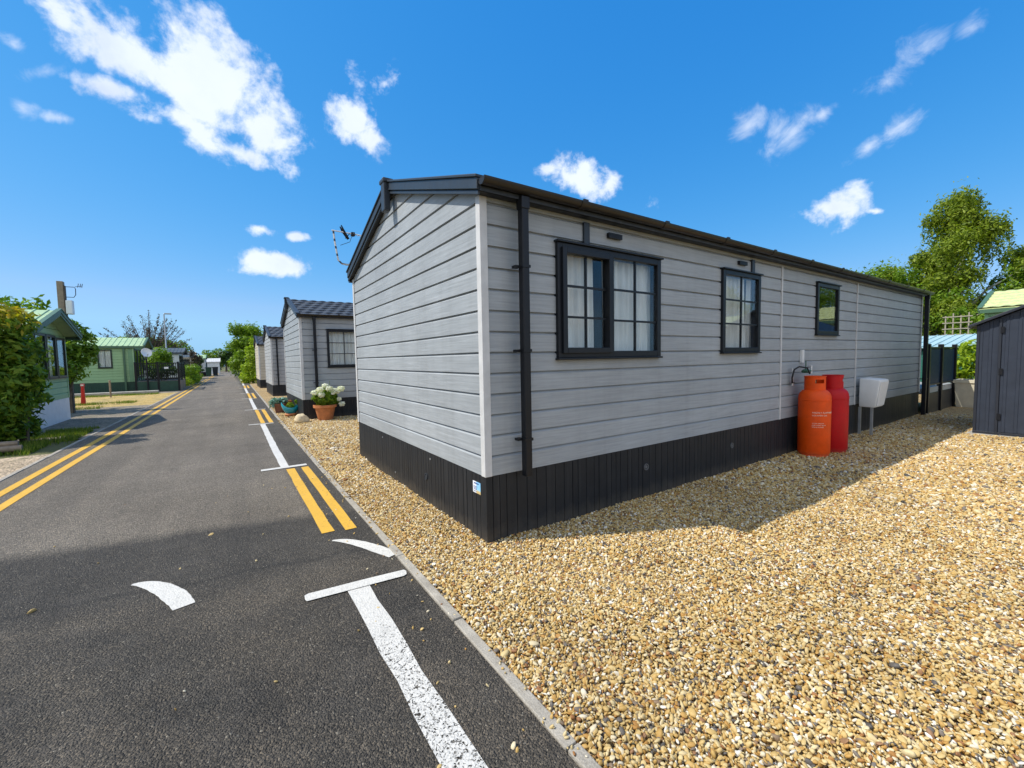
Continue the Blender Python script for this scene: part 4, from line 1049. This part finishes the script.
def vis(X,Y,margin=.12):
    dx,dy=X-CX,Y-CY; zf=dx*_fw.x+dy*_fw.y; zr_=dx*_r0.x+dy*_r0.y
    return (zf>-.6)&(np.abs(zr_)<np.maximum(zf,0)*(1.21+margin)+2.6)
dist=lambda X,Y:np.hypot(X-CX,Y-CY)
edge=lambda X,Y:X>KX+.012+offxv(Y)
kn=lambda X,Y:edge(X,Y)&vis(X,Y)&(dist(X,Y)<5.2)&~inhouse(X,Y)
kf=lambda X,Y:edge(X,Y)&vis(X,Y,.0)&(dist(X,Y)>=5.2)&(dist(X,Y)<13.5)&~inhouse(X,Y)&((Y<.2)|(X<3.5))
p1=peb_points(KX,5.5,-6.0,3.8,.0120,kn); p2=peb_points(KX,13.5,-6.5,12,.0175,kf)
gn_pebbles('gravel',p1,.0072,'loose golden gravel pebbles around the nearest lodge')
gn_pebbles('gravel',p2,.0112,'golden gravel farther off along the walls')
st=np.stack([np.random.uniform(-3,-.64,110),np.random.uniform(-2.5,3,110),np.full(110,.003)],1); st[:,0]=np.where(np.random.rand(110)<.7,-.66-np.abs(np.random.normal(0,.18,110)),st[:,0])
ke=np.stack([KX+np.random.uniform(-.055,.012,700),np.concatenate([np.random.uniform(-2.6,1.5,120),np.random.uniform(1.2,9,580)]),np.full(700,.012)],1); kk=np.sin(ke[:,1]*3.1)+np.sin(ke[:,1]*7.7)+np.random.normal(0,.8,700)>-.2
st=np.vstack([st,ke[kk]])
gn_pebbles('gravel',st,.0065,'stray gravel pebbles on the asphalt beside the kerb')

# left verge and drives
def drive_mat(name,c0,c1,c2):
    t=NT(name); tc=t.n('TexCoord'); v=tc.outputs['Object']; n=t.noise(v,1.3,6,.66,.6); n2=t.noise(v,45,4)
    vo=t.n('TexVoronoi'); vo.inputs['Scale'].default_value=38; t.l(v,vo.inputs['Vector']); s_=t.n('SeparateColor'); t.l(vo.outputs['Color'],s_.inputs[0])
    c=t.ramp(n,[(.32,c0),(.5,c1),(.66,c2)]); c=t.mix(.6,c,t.ramp(s_.outputs[0],[(0,tuple(k*.35 for k in c1)),(.5,c1),(1,tuple(min(1,k*1.7) for k in c1))]))
    c=t.mix(t.math('MULTIPLY',t.ramp(t.noise(v,2.1,6,.7,.3),[(.52,(0,0,0)),(.62,(1,1,1))]),.55),c,(.09,.10,.04))
    return t.done(t.bsdf(c,.9,t.bump(t.math('SUBTRACT',n2,vo.outputs['Distance']),.9,.02),.2))
M['drive_grey']=drive_mat('grey drive gravel',(.17,.14,.10),(.26,.22,.17),(.34,.30,.24))
M['drive_sand']=drive_mat('sandy drive gravel',(.30,.22,.09),(.48,.34,.12),(.40,.36,.26))
M['drive_pale']=drive_mat('pale verge gravel',(.26,.20,.13),(.42,.33,.23),(.52,.42,.31))
le=lambda y:leftx(y)-.002
sheet('driveway',lambda y:-14,le,[8.9,11,13,15,17.2],-.016,M['drive_grey'])
sheet('driveway',lambda y:-14,le,[17.2,19,21,23,25],-.016,M['drive_sand'])
sheet('verge',lambda y:-9,le,[-6,-2,0,2,4,6,7.2],-.016,M['drive_pale'])
sheet('verge',lambda y:leftx(y)-1.2,le,[25,28,32,40,50,60,75],-.016,M['drive_grey'])
# left edging kerb
m=MB(); y=-6.
while y<24: m.box(leftx(y)-.06,leftx(y)-.004,y+.004,y+.90,-.1,.006); y+=.91
tag(m.build('kerb',kerb_mat(),bevel=.006),None,None,None,'structure')
def grass(name,label,rects,n,h):
    P=[]
    w=np.array([(r[1]-r[0])*(r[3]-r[2]) for r in rects]); w=w/w.sum()
    for r,k in zip(rects,(w*n).astype(int)):
        P.append(np.stack([np.random.uniform(r[0],r[1],k),np.random.uniform(r[2],r[3],k)],1))
    P=np.vstack(P); P=P[(np.sin(P[:,0]*5+P[:,1]*3)+np.sin(P[:,1]*7-P[:,0]*2)+np.random.normal(0,.7,len(P)))>-.6]
    n=len(P); hh=h*np.random.uniform(.4,1.3,n); a=np.random.uniform(0,6.28,n); w_=.006*np.random.uniform(.7,1.5,n); ln=hh*np.random.uniform(.1,.7,n); b=np.random.uniform(0,6.28,n)
    v=np.empty((n,3,3)); v[:,0]=np.stack([P[:,0]-np.cos(a)*w_,P[:,1]-np.sin(a)*w_,np.full(n,-.03)],1); v[:,1]=np.stack([P[:,0]+np.cos(a)*w_,P[:,1]+np.sin(a)*w_,np.full(n,-.03)],1)
    v[:,2]=np.stack([P[:,0]+np.cos(b)*ln,P[:,1]+np.sin(b)*ln,hh],1)
    me=bpy.data.meshes.new(name); me.from_pydata(v.reshape(-1,3).tolist(),[],[(3*i,3*i+1,3*i+2) for i in range(n)])
    at=me.attributes.new('rnd','FLOAT','FACE'); at.data.foreach_set('value',np.random.uniform(0,1,n).astype(np.float32))
    tag(link(name,me,L['grass']),label,None,None,'stuff')
grass('grass','rough grass at the foot of the left hedge',[(-4.9,-4.08,8.3,10.6),(-5.6,-4.7,6.9,7.4),(-5.2,-4.35,7.4,8.4)],8000,.07)
grass('grass','short grass tufts across the sandy drive',[(-8,-4.6,18.6,19.4),(-8,-4.5,24.0,24.9),(-6.6,-5.2,16.6,17.4)],7000,.07)

# ================================================================== hedges, shrubs, trees
def hedge(label,loc,boxes,leaf,per,mat,cat='hedge',name='hedge',topmat=None,topz=None,nstem=6):
    """boxes: (x0,x1,y0,y1,z0,z1) clipped masses filled with leaves near their surface"""
    o=thing(name,label,cat,loc)
    bl=[];rng=random.Random(int(loc[0]*31+loc[1]*17))
    for (x0,x1,y0,y1,z0,z1) in boxes:
        sx=max(1,int((x1-x0)/.42)); sy=max(1,int((y1-y0)/.42)); sz=max(1,int((z1-z0)/.42))
        for i in range(sx):
            for j in range(sy):
                for k in range(sz):
                    if 0<i<sx-1 and 0<j<sy-1 and k<sz-1: continue
                    jit=lambda:rng.uniform(-.09,.09)
                    r=.30*rng.uniform(.8,1.15)
                    bl.append((x0+(x1-x0)*(i+.5)/sx+jit(),y0+(y1-y0)*(j+.5)/sy+jit(),z0+(z1-z0)*(k+.5)/sz+jit(),r,r,r))
    P,N=blob_leaves(bl,per,.5)
    if topz is not None:
        mz=P[:,2]+np.random.normal(0,.10,len(P))>topz
        leaf_mesh('foliage',P[~mz],N[~mz],leaf,mat,o,1.5); leaf_mesh('top_foliage',P[mz],N[mz],leaf,topmat,o,1.5)  # upper leaves take a separate colour
    else: leaf_mesh('foliage',P,N,leaf,mat,o,1.5)
    m=MB()
    for b in boxes:
        for i in range(nstem):
            x=b[0]+(b[1]-b[0])*rng.uniform(.15,.7); y=b[2]+(b[3]-b[2])*rng.uniform(.55,.8); m.tube([(x,y,-.05),(x+rng.uniform(-.1,.1),y,b[5]*.4),(x+rng.uniform(-.2,.2),y,b[5]*.85)],[.03,.022,.006],6)
    m.build('stem',M['bark'],o); return o
hedge('tall dense hedge with golden leaves on top at the left edge',(-4.62,8.5,0),[(-3.6,.02,-.25,.95,.12,2.46),(-.5,.06,-.15,.6,.4,2.1)],.085,460,L['hedge'],topmat=L['gold'],topz=2.22,nstem=14)
o=thing('log_pile','weathered logs and boards lying under the tall hedge','logs',(-4.75,7.62,0))
for p,q,r in (((-.9,.0,.05),(.25,.08,.06),.055),((-.8,.14,.06),(.15,.2,.05),.05),((-.6,.08,.15),(.2,.12,.14),.045)): MB().tube([p,q],r,9).build('log',M['wood'],o,smooth=True)
def shrub(label,loc,blobs,leaf,per,mat,name='shrub',group=None,shell=.55):
    o=thing(name,label,'shrub',loc,0,group); P,N=blob_leaves(blobs,per,shell); leaf_mesh('foliage',P,N,leaf,mat,o,1.5)
    m=MB()
    for b in blobs: m.tube([(0,0,-.05),(b[0]*.4,b[1]*.4,b[2]*.5),(b[0],b[1],b[2])],[.035,.022,.006],6)
    m.build('stem',M['bark'],o); return o
# bush right of the near caravan
shrub('tall green bush between the near green caravan and the pale green one',(-5.75,15.2,0),[(-.15,.3,1.15,.36,.45,.4),(.25,0,1.35,.4,.42,.42),(-.1,.2,1.9,.5,.5,.42),(.28,.1,2.1,.38,.4,.35),(.1,.3,2.6,.36,.36,.3),(.45,.3,2.45,.26,.26,.22),(.55,.2,1.7,.3,.3,.3),(-.4,.3,2.6,.35,.35,.3),(.7,.2,1.95,.2,.2,.2),(.62,.4,2.3,.18,.18,.16)],.105,260,L['mid'])
# shoots above the hedge (left background)
for i,(x,y,h,s) in enumerate(((-6.75,15.7,3.2,1),(-7.5,16.6,3.45,2),(-6.25,16.7,3.3,3),(-7.5,15.4,3.4,4))):
    tree('small_tree',['spiky green treetop showing above the left caravan roof','leafy treetop above the hedge at the left edge','green treetop just left of the wooden post','tallest treetop at the far left edge'][i],'tree',(x,y,0),scatter_blobs(13,.6,.5,1.6,h,.30,.3,s),.13,75,L['mid'],1.4,.07,stray=.25,group='treetops behind the near caravan')
tree('small_tree','round green tree behind the roof of the pale green caravan','tree',(-8.5,33.0,0),scatter_blobs(16,1.5,1.2,1.6,3.1,.5,.3,5),.18,45,L['mid'],1.3,.09)
tree('small_tree','small round tree behind the satellite dish','tree',(-5.2,32.4,0),scatter_blobs(16,.7,.65,1.0,2.25,.36,.35,6),.13,80,L['mid'],1.0,.08)
# purple feathery tree: many upswept boughs
o=thing('purple_tree','sparse purple leaved tree with bare upswept branches against the sky','tree',(-6.9,42.5,0))
m=MB(); m.tube([(0,0,-.1),(0,0,1.5),(.1,0,2.2)],[.2,.16,.12],8); P=[];N=[]; rng=random.Random(5)
for i in range(46):
    a=rng.uniform(-1.15,1.05)+(.0); b=rng.uniform(-.5,.5); ln=rng.uniform(2.2,4.0)*(1-.12*abs(a))
    d=Vector((math.sin(a),math.sin(b),math.cos(a)*1.0)).normalized(); s=Vector((.05,0,1.5+rng.random()*.6))
    pts=[s+d*ln*f+Vector((0,0,.25*f*f)) for f in (0,.35,.7,1)]
    m.tube(pts,[.055,.038,.022,.008],5)
    for q in range(5):
        f=rng.uniform(.35,.9); p=s+d*ln*f; e=p+Vector((rng.gauss(0,.3),rng.gauss(0,.3),rng.uniform(.1,.5))); m.tube([p,e],[.014,.004],4)
    for q in range(70):
        f=rng.uniform(.3,1.02); p=s+d*ln*f+Vector((0,0,.25*f*f)); w=.30*(1.15-f)+.05
        P.append(p+Vector((rng.gauss(0,w*.6),rng.gauss(0,w*.6),rng.gauss(0,w*.6)))); N.append((rng.gauss(0,1),rng.gauss(0,1),rng.gauss(0,1)))
m.build('trunk',M['bark'],o); leaf_mesh('crown',P,N,.10,L['purple'],o,1.6)
# hedges beyond the deck
hedge('clipped green hedge beside the deck railing',(-4.1,32.4,0),[(-.1,.75,0,4.0,.1,1.32)],.10,110,L['mid'])
shrub('low round shrub at the foot of the clipped hedge',(-3.85,30.7,0),[(0,0,.35,.36,.4,.32),(.12,.2,.3,.3,.3,.26)],.08,220,L['lime'])
hedge('dark green hedge growing behind the black deck railings',(-4.95,27.4,0),[(-.3,1.0,0,1.1,.6,1.42)],.09,150,L['dark'])
shrub('brown purple bush beside the dark roofed caravan',(-4.05,44.5,0),[(0,0,1.0,.5,.6,.6),(.1,.2,1.9,.45,.5,.55),(-.1,0,2.4,.3,.3,.35)],.14,90,L['purple'])
shrub('small round bush on the left verge far down the road',(-3.75,46,0),[(0,0,.3,.35,.4,.3)],.10,120,L['mid'])
for i,(x,y,h,w) in enumerate(((-4.1,55.5,2.5,.22),(-6.2,48.0,3.3,.8),(-5.4,58.0,2.9,.4))):
    tree('small_tree',['dark narrow tree before the white caravan','green tree behind the small cream caravan','slim dark tree behind the small cream caravan'][i],'tree',(x,y,0),scatter_blobs(12,w,w,.7,h,.4 if w>.5 else .28,.4,i+20),.18,45,L['dark'] if i!=1 else L['mid'],.8,.08)
# trees closing the road
far=[(-9,92,5.2,2.6,'mid'),(-4.2,98,4.3,2.6,'mid'),(.6,101,5.6,3.0,'birch'),(-14,95,6.0,3.2,'mid'),(-1.8,90,3.6,1.7,'dark'),(6,96,6.5,3,'mid')]
fl=['green tree behind the far white caravans','low broad tree at the left end of the road','pale green tree closing the end of the road','tall green tree farthest left on the skyline','dark low tree at the very end of the road','green tree behind the right hand trees']
for i,(x,y,h,w,k) in enumerate(far):
    tree('tree',fl[i],'tree',(x,y,0),scatter_blobs(24,w,w,.9,h,w*.36,.35,i+40),.34,14,L[k],h*.35,.16,stray=.1,group='trees at the end of the road')
# right of road
tree('tree','large bushy green tree on the right side beyond the cream lodge','tree',(.25,48.5,0),scatter_blobs(42,1.65,1.8,.7,5.0,.72,.35,60),.20,42,L['mid'],1.6,.16,stray=.12)
tree('tree','second green tree close behind the large bushy one on the right','tree',(1.2,56,0),scatter_blobs(34,2.0,1.8,.7,5.4,.8,.4,61),.22,34,L['birch'],1.6,.16,stray=.12)
shrub('bright green leafy bush beside the cream lodge at the kerb',(-.1,32.6,0),[(0,0,.5,.5,.5,.5),(-.45,.3,.45,.4,.5,.45),(.1,.2,1.2,.55,.55,.5),(-.35,.3,1.1,.4,.4,.4),(.05,.1,1.9,.5,.5,.45),(.3,.4,2.5,.42,.4,.38),(-.15,.2,2.35,.3,.3,.3),(.2,.5,3.0,.3,.3,.3),(.5,.2,1.6,.4,.4,.4)],.13,130,L['lime'])
hedge('long low hedge on the right side past the last lodge',(-.45,36.5,0),[(.0,1.4,0,9,.1,1.3)],.13,70,L['mid'])

# birch and tree bank behind the right hand side
bb=[]
rng=np.random.RandomState(9)
for z,w,n in ((2.2,2.4,9),(3.4,2.5,9),(4.6,2.1,7),(5.7,1.5,5),(6.6,1.2,5),(7.5,.95,4),(8.3,.6,3)):
    for k in range(n):
        a=rng.uniform(0,6.28); q=w*math.sqrt(rng.uniform(.1,1)); r=rng.uniform(.40,.66)
        bb.append((q*math.cos(a),q*math.sin(a)-.5*(z<5),z+rng.uniform(-.35,.35),r,r,r*.85))
bb += [(1.0,-1.9,5.6,.6,.7,.5),(.8,-2.1,5.2,.5,.6,.5),(-.4,2.2,5.2,.5,.5,.5),(-.2,2.5,4.7,.6,.6,.5)]
tree('birch_tree','tall drooping birch tree rising above the end of the lodge','tree',(27,2.3,0),bb,.105,150,L['birch'],3.2,.2,'birchbark',hang=1700,shell=.75,long=1.6,stray=.06)
bank=[(26,4.9,5.9,1.5,'mid','leafy tree showing just over the far end of the gutter'),(28.5,-.9,5.5,1.6,'birch','rounded tree to the right of the tall birch'),(25.5,2.8,4.6,1.3,'mid','lower green tree in front of the tall birch'),
      (31,-4.5,6.0,2.4,'birch','broad tree at the right edge behind the light green caravan'),(33,7.2,7.2,2.2,'mid','green tree behind the far left of the birch'),(23.6,.9,3.5,1.1,'mid','small bushy tree behind the trellis'),(27.5,.9,5.4,1.3,'mid','green tree just behind the roof of the light green caravan, under the birch'),
      (27.2,-.3,5.3,1.5,'mid','dense green tree between the birch and the right edge'),(25,4.0,5.0,1.2,'mid','fresh green tree left of the birch, above the hut'),
      (28,3.7,5.6,1.4,'birch','yellow green tree close to the left of the birch trunk'),(30,-9.5,6.0,2.6,'mid','large tree outside the right edge, beyond the caravan'),(26,-14,6,2.6,'mid','large tree farther right beyond the caravan')]
for i,(x,y,h,w,k,lb) in enumerate(bank):
    tree('tree',lb,'tree',(x,y,0),scatter_blobs(30,w,w,.6,h-.5,w*.36,.3,80+i),.125,85,L[k],h*.3,.15,stray=.12,group='trees behind the lodge',hang=120 if k=='birch' else 0)
hedge('dark hedge closing the plot beyond the green hut',(21.8,-2,0),[(0,.9,0,9,.1,1.9)],.14,70,L['dark'])

# ================================================================== light and sky
SUN=Vector((-1.83,.88,2.65)).normalized()
el=math.asin(SUN.z); az=math.atan2(SUN.x,SUN.y)
sl_=bpy.data.lights.new('sun','SUN'); sl_.energy=3.9; sl_.angle=R(.5); sl_.color=(1.,.945,.85)
so=bpy.data.objects.new('sun',sl_); COL.objects.link(so); so.rotation_euler=(-SUN).to_track_quat('-Z','Y').to_euler()
wd=bpy.data.worlds.new('World'); sc.world=wd; wd.use_nodes=True; nt=wd.node_tree; nt.nodes.clear()
class WN(NT):
    def __init__(s,t): s.t=t; s.out=t.nodes.new('ShaderNodeOutputWorld')
w=WN(nt)
sky=w.n('TexSky'); sky.sky_type='NISHITA'; sky.sun_disc=False; sky.sun_elevation=el; sky.sun_rotation=az
sky.altitude=50; sky.air_density=1.0; sky.dust_density=.05; sky.ozone_density=2.5
SKYK=.15
sp_=w.n('SeparateColor'); w.l(sky.outputs[0],sp_.inputs[0]); hs=w.n('CombineColor')
for i,(g,k) in enumerate(((1.62,.50),(.66,.56),(.34,.88))):      # clear polarised blue of this day
    ch_=w.math('MULTIPLY',w.math('POWER',w.math('MULTIPLY',sp_.outputs[i],.2007),g),k/.2007)
    if i==0: rr_=ch_
    if i==1: gg_=ch_
    if i==2:
        gg_=w.math('MINIMUM',gg_,w.math('MULTIPLY',ch_,.68)); w.l(ch_,hs.inputs[2]); w.l(gg_,hs.inputs[1])
        w.l(w.math('MINIMUM',rr_,w.math('MULTIPLY',gg_,.54)),hs.inputs[0])
tc=w.n('TexCoord'); dirv=tc.outputs['Generated']
# clouds live on the sky itself, placed by compass direction
clouds=[(150,66,112,26,33,.95),(214,88,78,44,36,1.05),(205,48,52,34,36,.85),(62,22,50,24,36,.9),(262,126,46,32,20,.95),(185,122,80,20,26,.5),(232,150,60,18,16,.6),(110,88,60,16,10,.35),
        (354,112,32,34,10,.72),(384,84,24,16,-45,.5),(372,142,34,20,38,.5),(262,229,22,8,8,.55),(296,236,15,6,5,.5),(279,264,38,11,8,.8),
        (578,180,62,22,14,.5),(548,170,26,14,0,.45),(838,208,40,17,-8,.95),(872,211,20,6,0,.35)]
wisps=[(925,42,40,20,-32,.5),(972,28,28,14,-20,.5),(888,82,34,22,-35,.35),(902,124,34,16,-45,.5),(868,148,30,12,-40,.35),(748,128,24,14,-35,.7),(792,132,34,22,-35,.9),(822,115,16,8,-30,.6),(14,45,24,10,20,.5),(45,72,40,12,-12,.5),(60,118,24,7,5,.6),(22,108,20,12,40,.6)]
acc=None
acc2=None
for ci,(px,py,a,b,ang_,st_) in enumerate(clouds+wisps):
    c=pdir(px,py); ca,sa=math.cos(R(ang_)),math.sin(R(ang_))
    u=pdir(px+a*ca,py+a*sa)-c; ul=u.length; u=(u-c*u.dot(c)).normalized(); v_=pdir(px-b*sa,py+b*ca)-c; vl=v_.length; v_=(v_-c*v_.dot(c)-u*u.dot(v_)).normalized()
    nrm=u.cross(v_)
    mat=Matrix((u,v_,nrm)).transposed()
    mp=w.n('Mapping',vector_type='TEXTURE'); mp.inputs['Location'].default_value=c; mp.inputs['Rotation'].default_value=mat.to_euler('XYZ'); mp.inputs['Scale'].default_value=(ul,vl,(ul+vl)*.5)
    w.l(dirv,mp.inputs['Vector']); ln=w.n('VectorMath',operation='LENGTH'); w.l(mp.outputs[0],ln.inputs[0])
    d=w.math('MULTIPLY_ADD',ln.outputs['Value'],-1.0,1.0); d=w.math('MAXIMUM',d,-1.5); d=w.math('ADD',w.math('MULTIPLY',d,.9),(st_-.6)*.6)
    if ci<len(clouds): acc=d if acc is None else w.math('MAXIMUM',acc,d)
    else: acc2=d if acc2 is None else w.math('MAXIMUM',acc2,d)
n1=w.noise(dirv,13,11,.60,.15); n2=w.noise(dirv,6,6,.55)
# unseen white cloud added away from the view, to fill the shade
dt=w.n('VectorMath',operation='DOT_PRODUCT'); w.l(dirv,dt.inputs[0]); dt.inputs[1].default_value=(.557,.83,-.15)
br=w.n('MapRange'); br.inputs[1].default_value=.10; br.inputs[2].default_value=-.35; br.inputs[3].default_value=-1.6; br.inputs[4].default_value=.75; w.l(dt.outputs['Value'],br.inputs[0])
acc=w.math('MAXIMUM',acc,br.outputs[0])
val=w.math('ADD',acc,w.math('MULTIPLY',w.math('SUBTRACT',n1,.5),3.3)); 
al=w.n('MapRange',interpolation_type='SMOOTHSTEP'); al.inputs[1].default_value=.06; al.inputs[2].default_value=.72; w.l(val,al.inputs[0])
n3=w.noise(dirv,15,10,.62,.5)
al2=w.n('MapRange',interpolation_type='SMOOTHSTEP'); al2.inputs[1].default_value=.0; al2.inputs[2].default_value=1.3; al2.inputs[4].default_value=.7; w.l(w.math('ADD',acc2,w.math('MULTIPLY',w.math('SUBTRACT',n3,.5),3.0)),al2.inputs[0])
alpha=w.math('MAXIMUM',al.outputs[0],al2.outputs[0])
shade=w.ramp(w.math('ADD',w.math('MULTIPLY',n2,1.0),w.math('MULTIPLY',val,.05)),[(.42,(1.0,1.0,1.0)),(.55,(.95,.96,.98)),(.72,(.76,.80,.87))])
CLK=5.2
ccol=w.mix(1.0,shade,(CLK,CLK,CLK*1.01),'MULTIPLY')
far_=w.n('MapRange'); far_.inputs[1].default_value=.30; far_.inputs[2].default_value=-.2; far_.inputs[3].default_value=1.; far_.inputs[4].default_value=1.05; w.l(dt.outputs['Value'],far_.inputs[0])  # slight gain on the added cloud behind the view, for shade fill
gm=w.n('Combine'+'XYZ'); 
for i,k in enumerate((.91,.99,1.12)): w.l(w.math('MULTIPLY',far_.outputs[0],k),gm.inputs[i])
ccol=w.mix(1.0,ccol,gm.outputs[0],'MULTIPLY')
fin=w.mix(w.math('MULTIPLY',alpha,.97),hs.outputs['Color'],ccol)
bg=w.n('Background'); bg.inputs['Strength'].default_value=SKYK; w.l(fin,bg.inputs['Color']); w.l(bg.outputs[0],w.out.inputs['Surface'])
vs=sc.view_settings; vs.view_transform='Standard'; vs.look='None'; vs.gamma=1; vs.use_curve_mapping=False; vs.exposure=.42
sc.cycles.max_bounces=8; sc.cycles.transparent_max_bounces=16; sc.cycles.use_adaptive_sampling=True
sc.cycles.caustics_reflective=False; sc.cycles.caustics_refractive=False
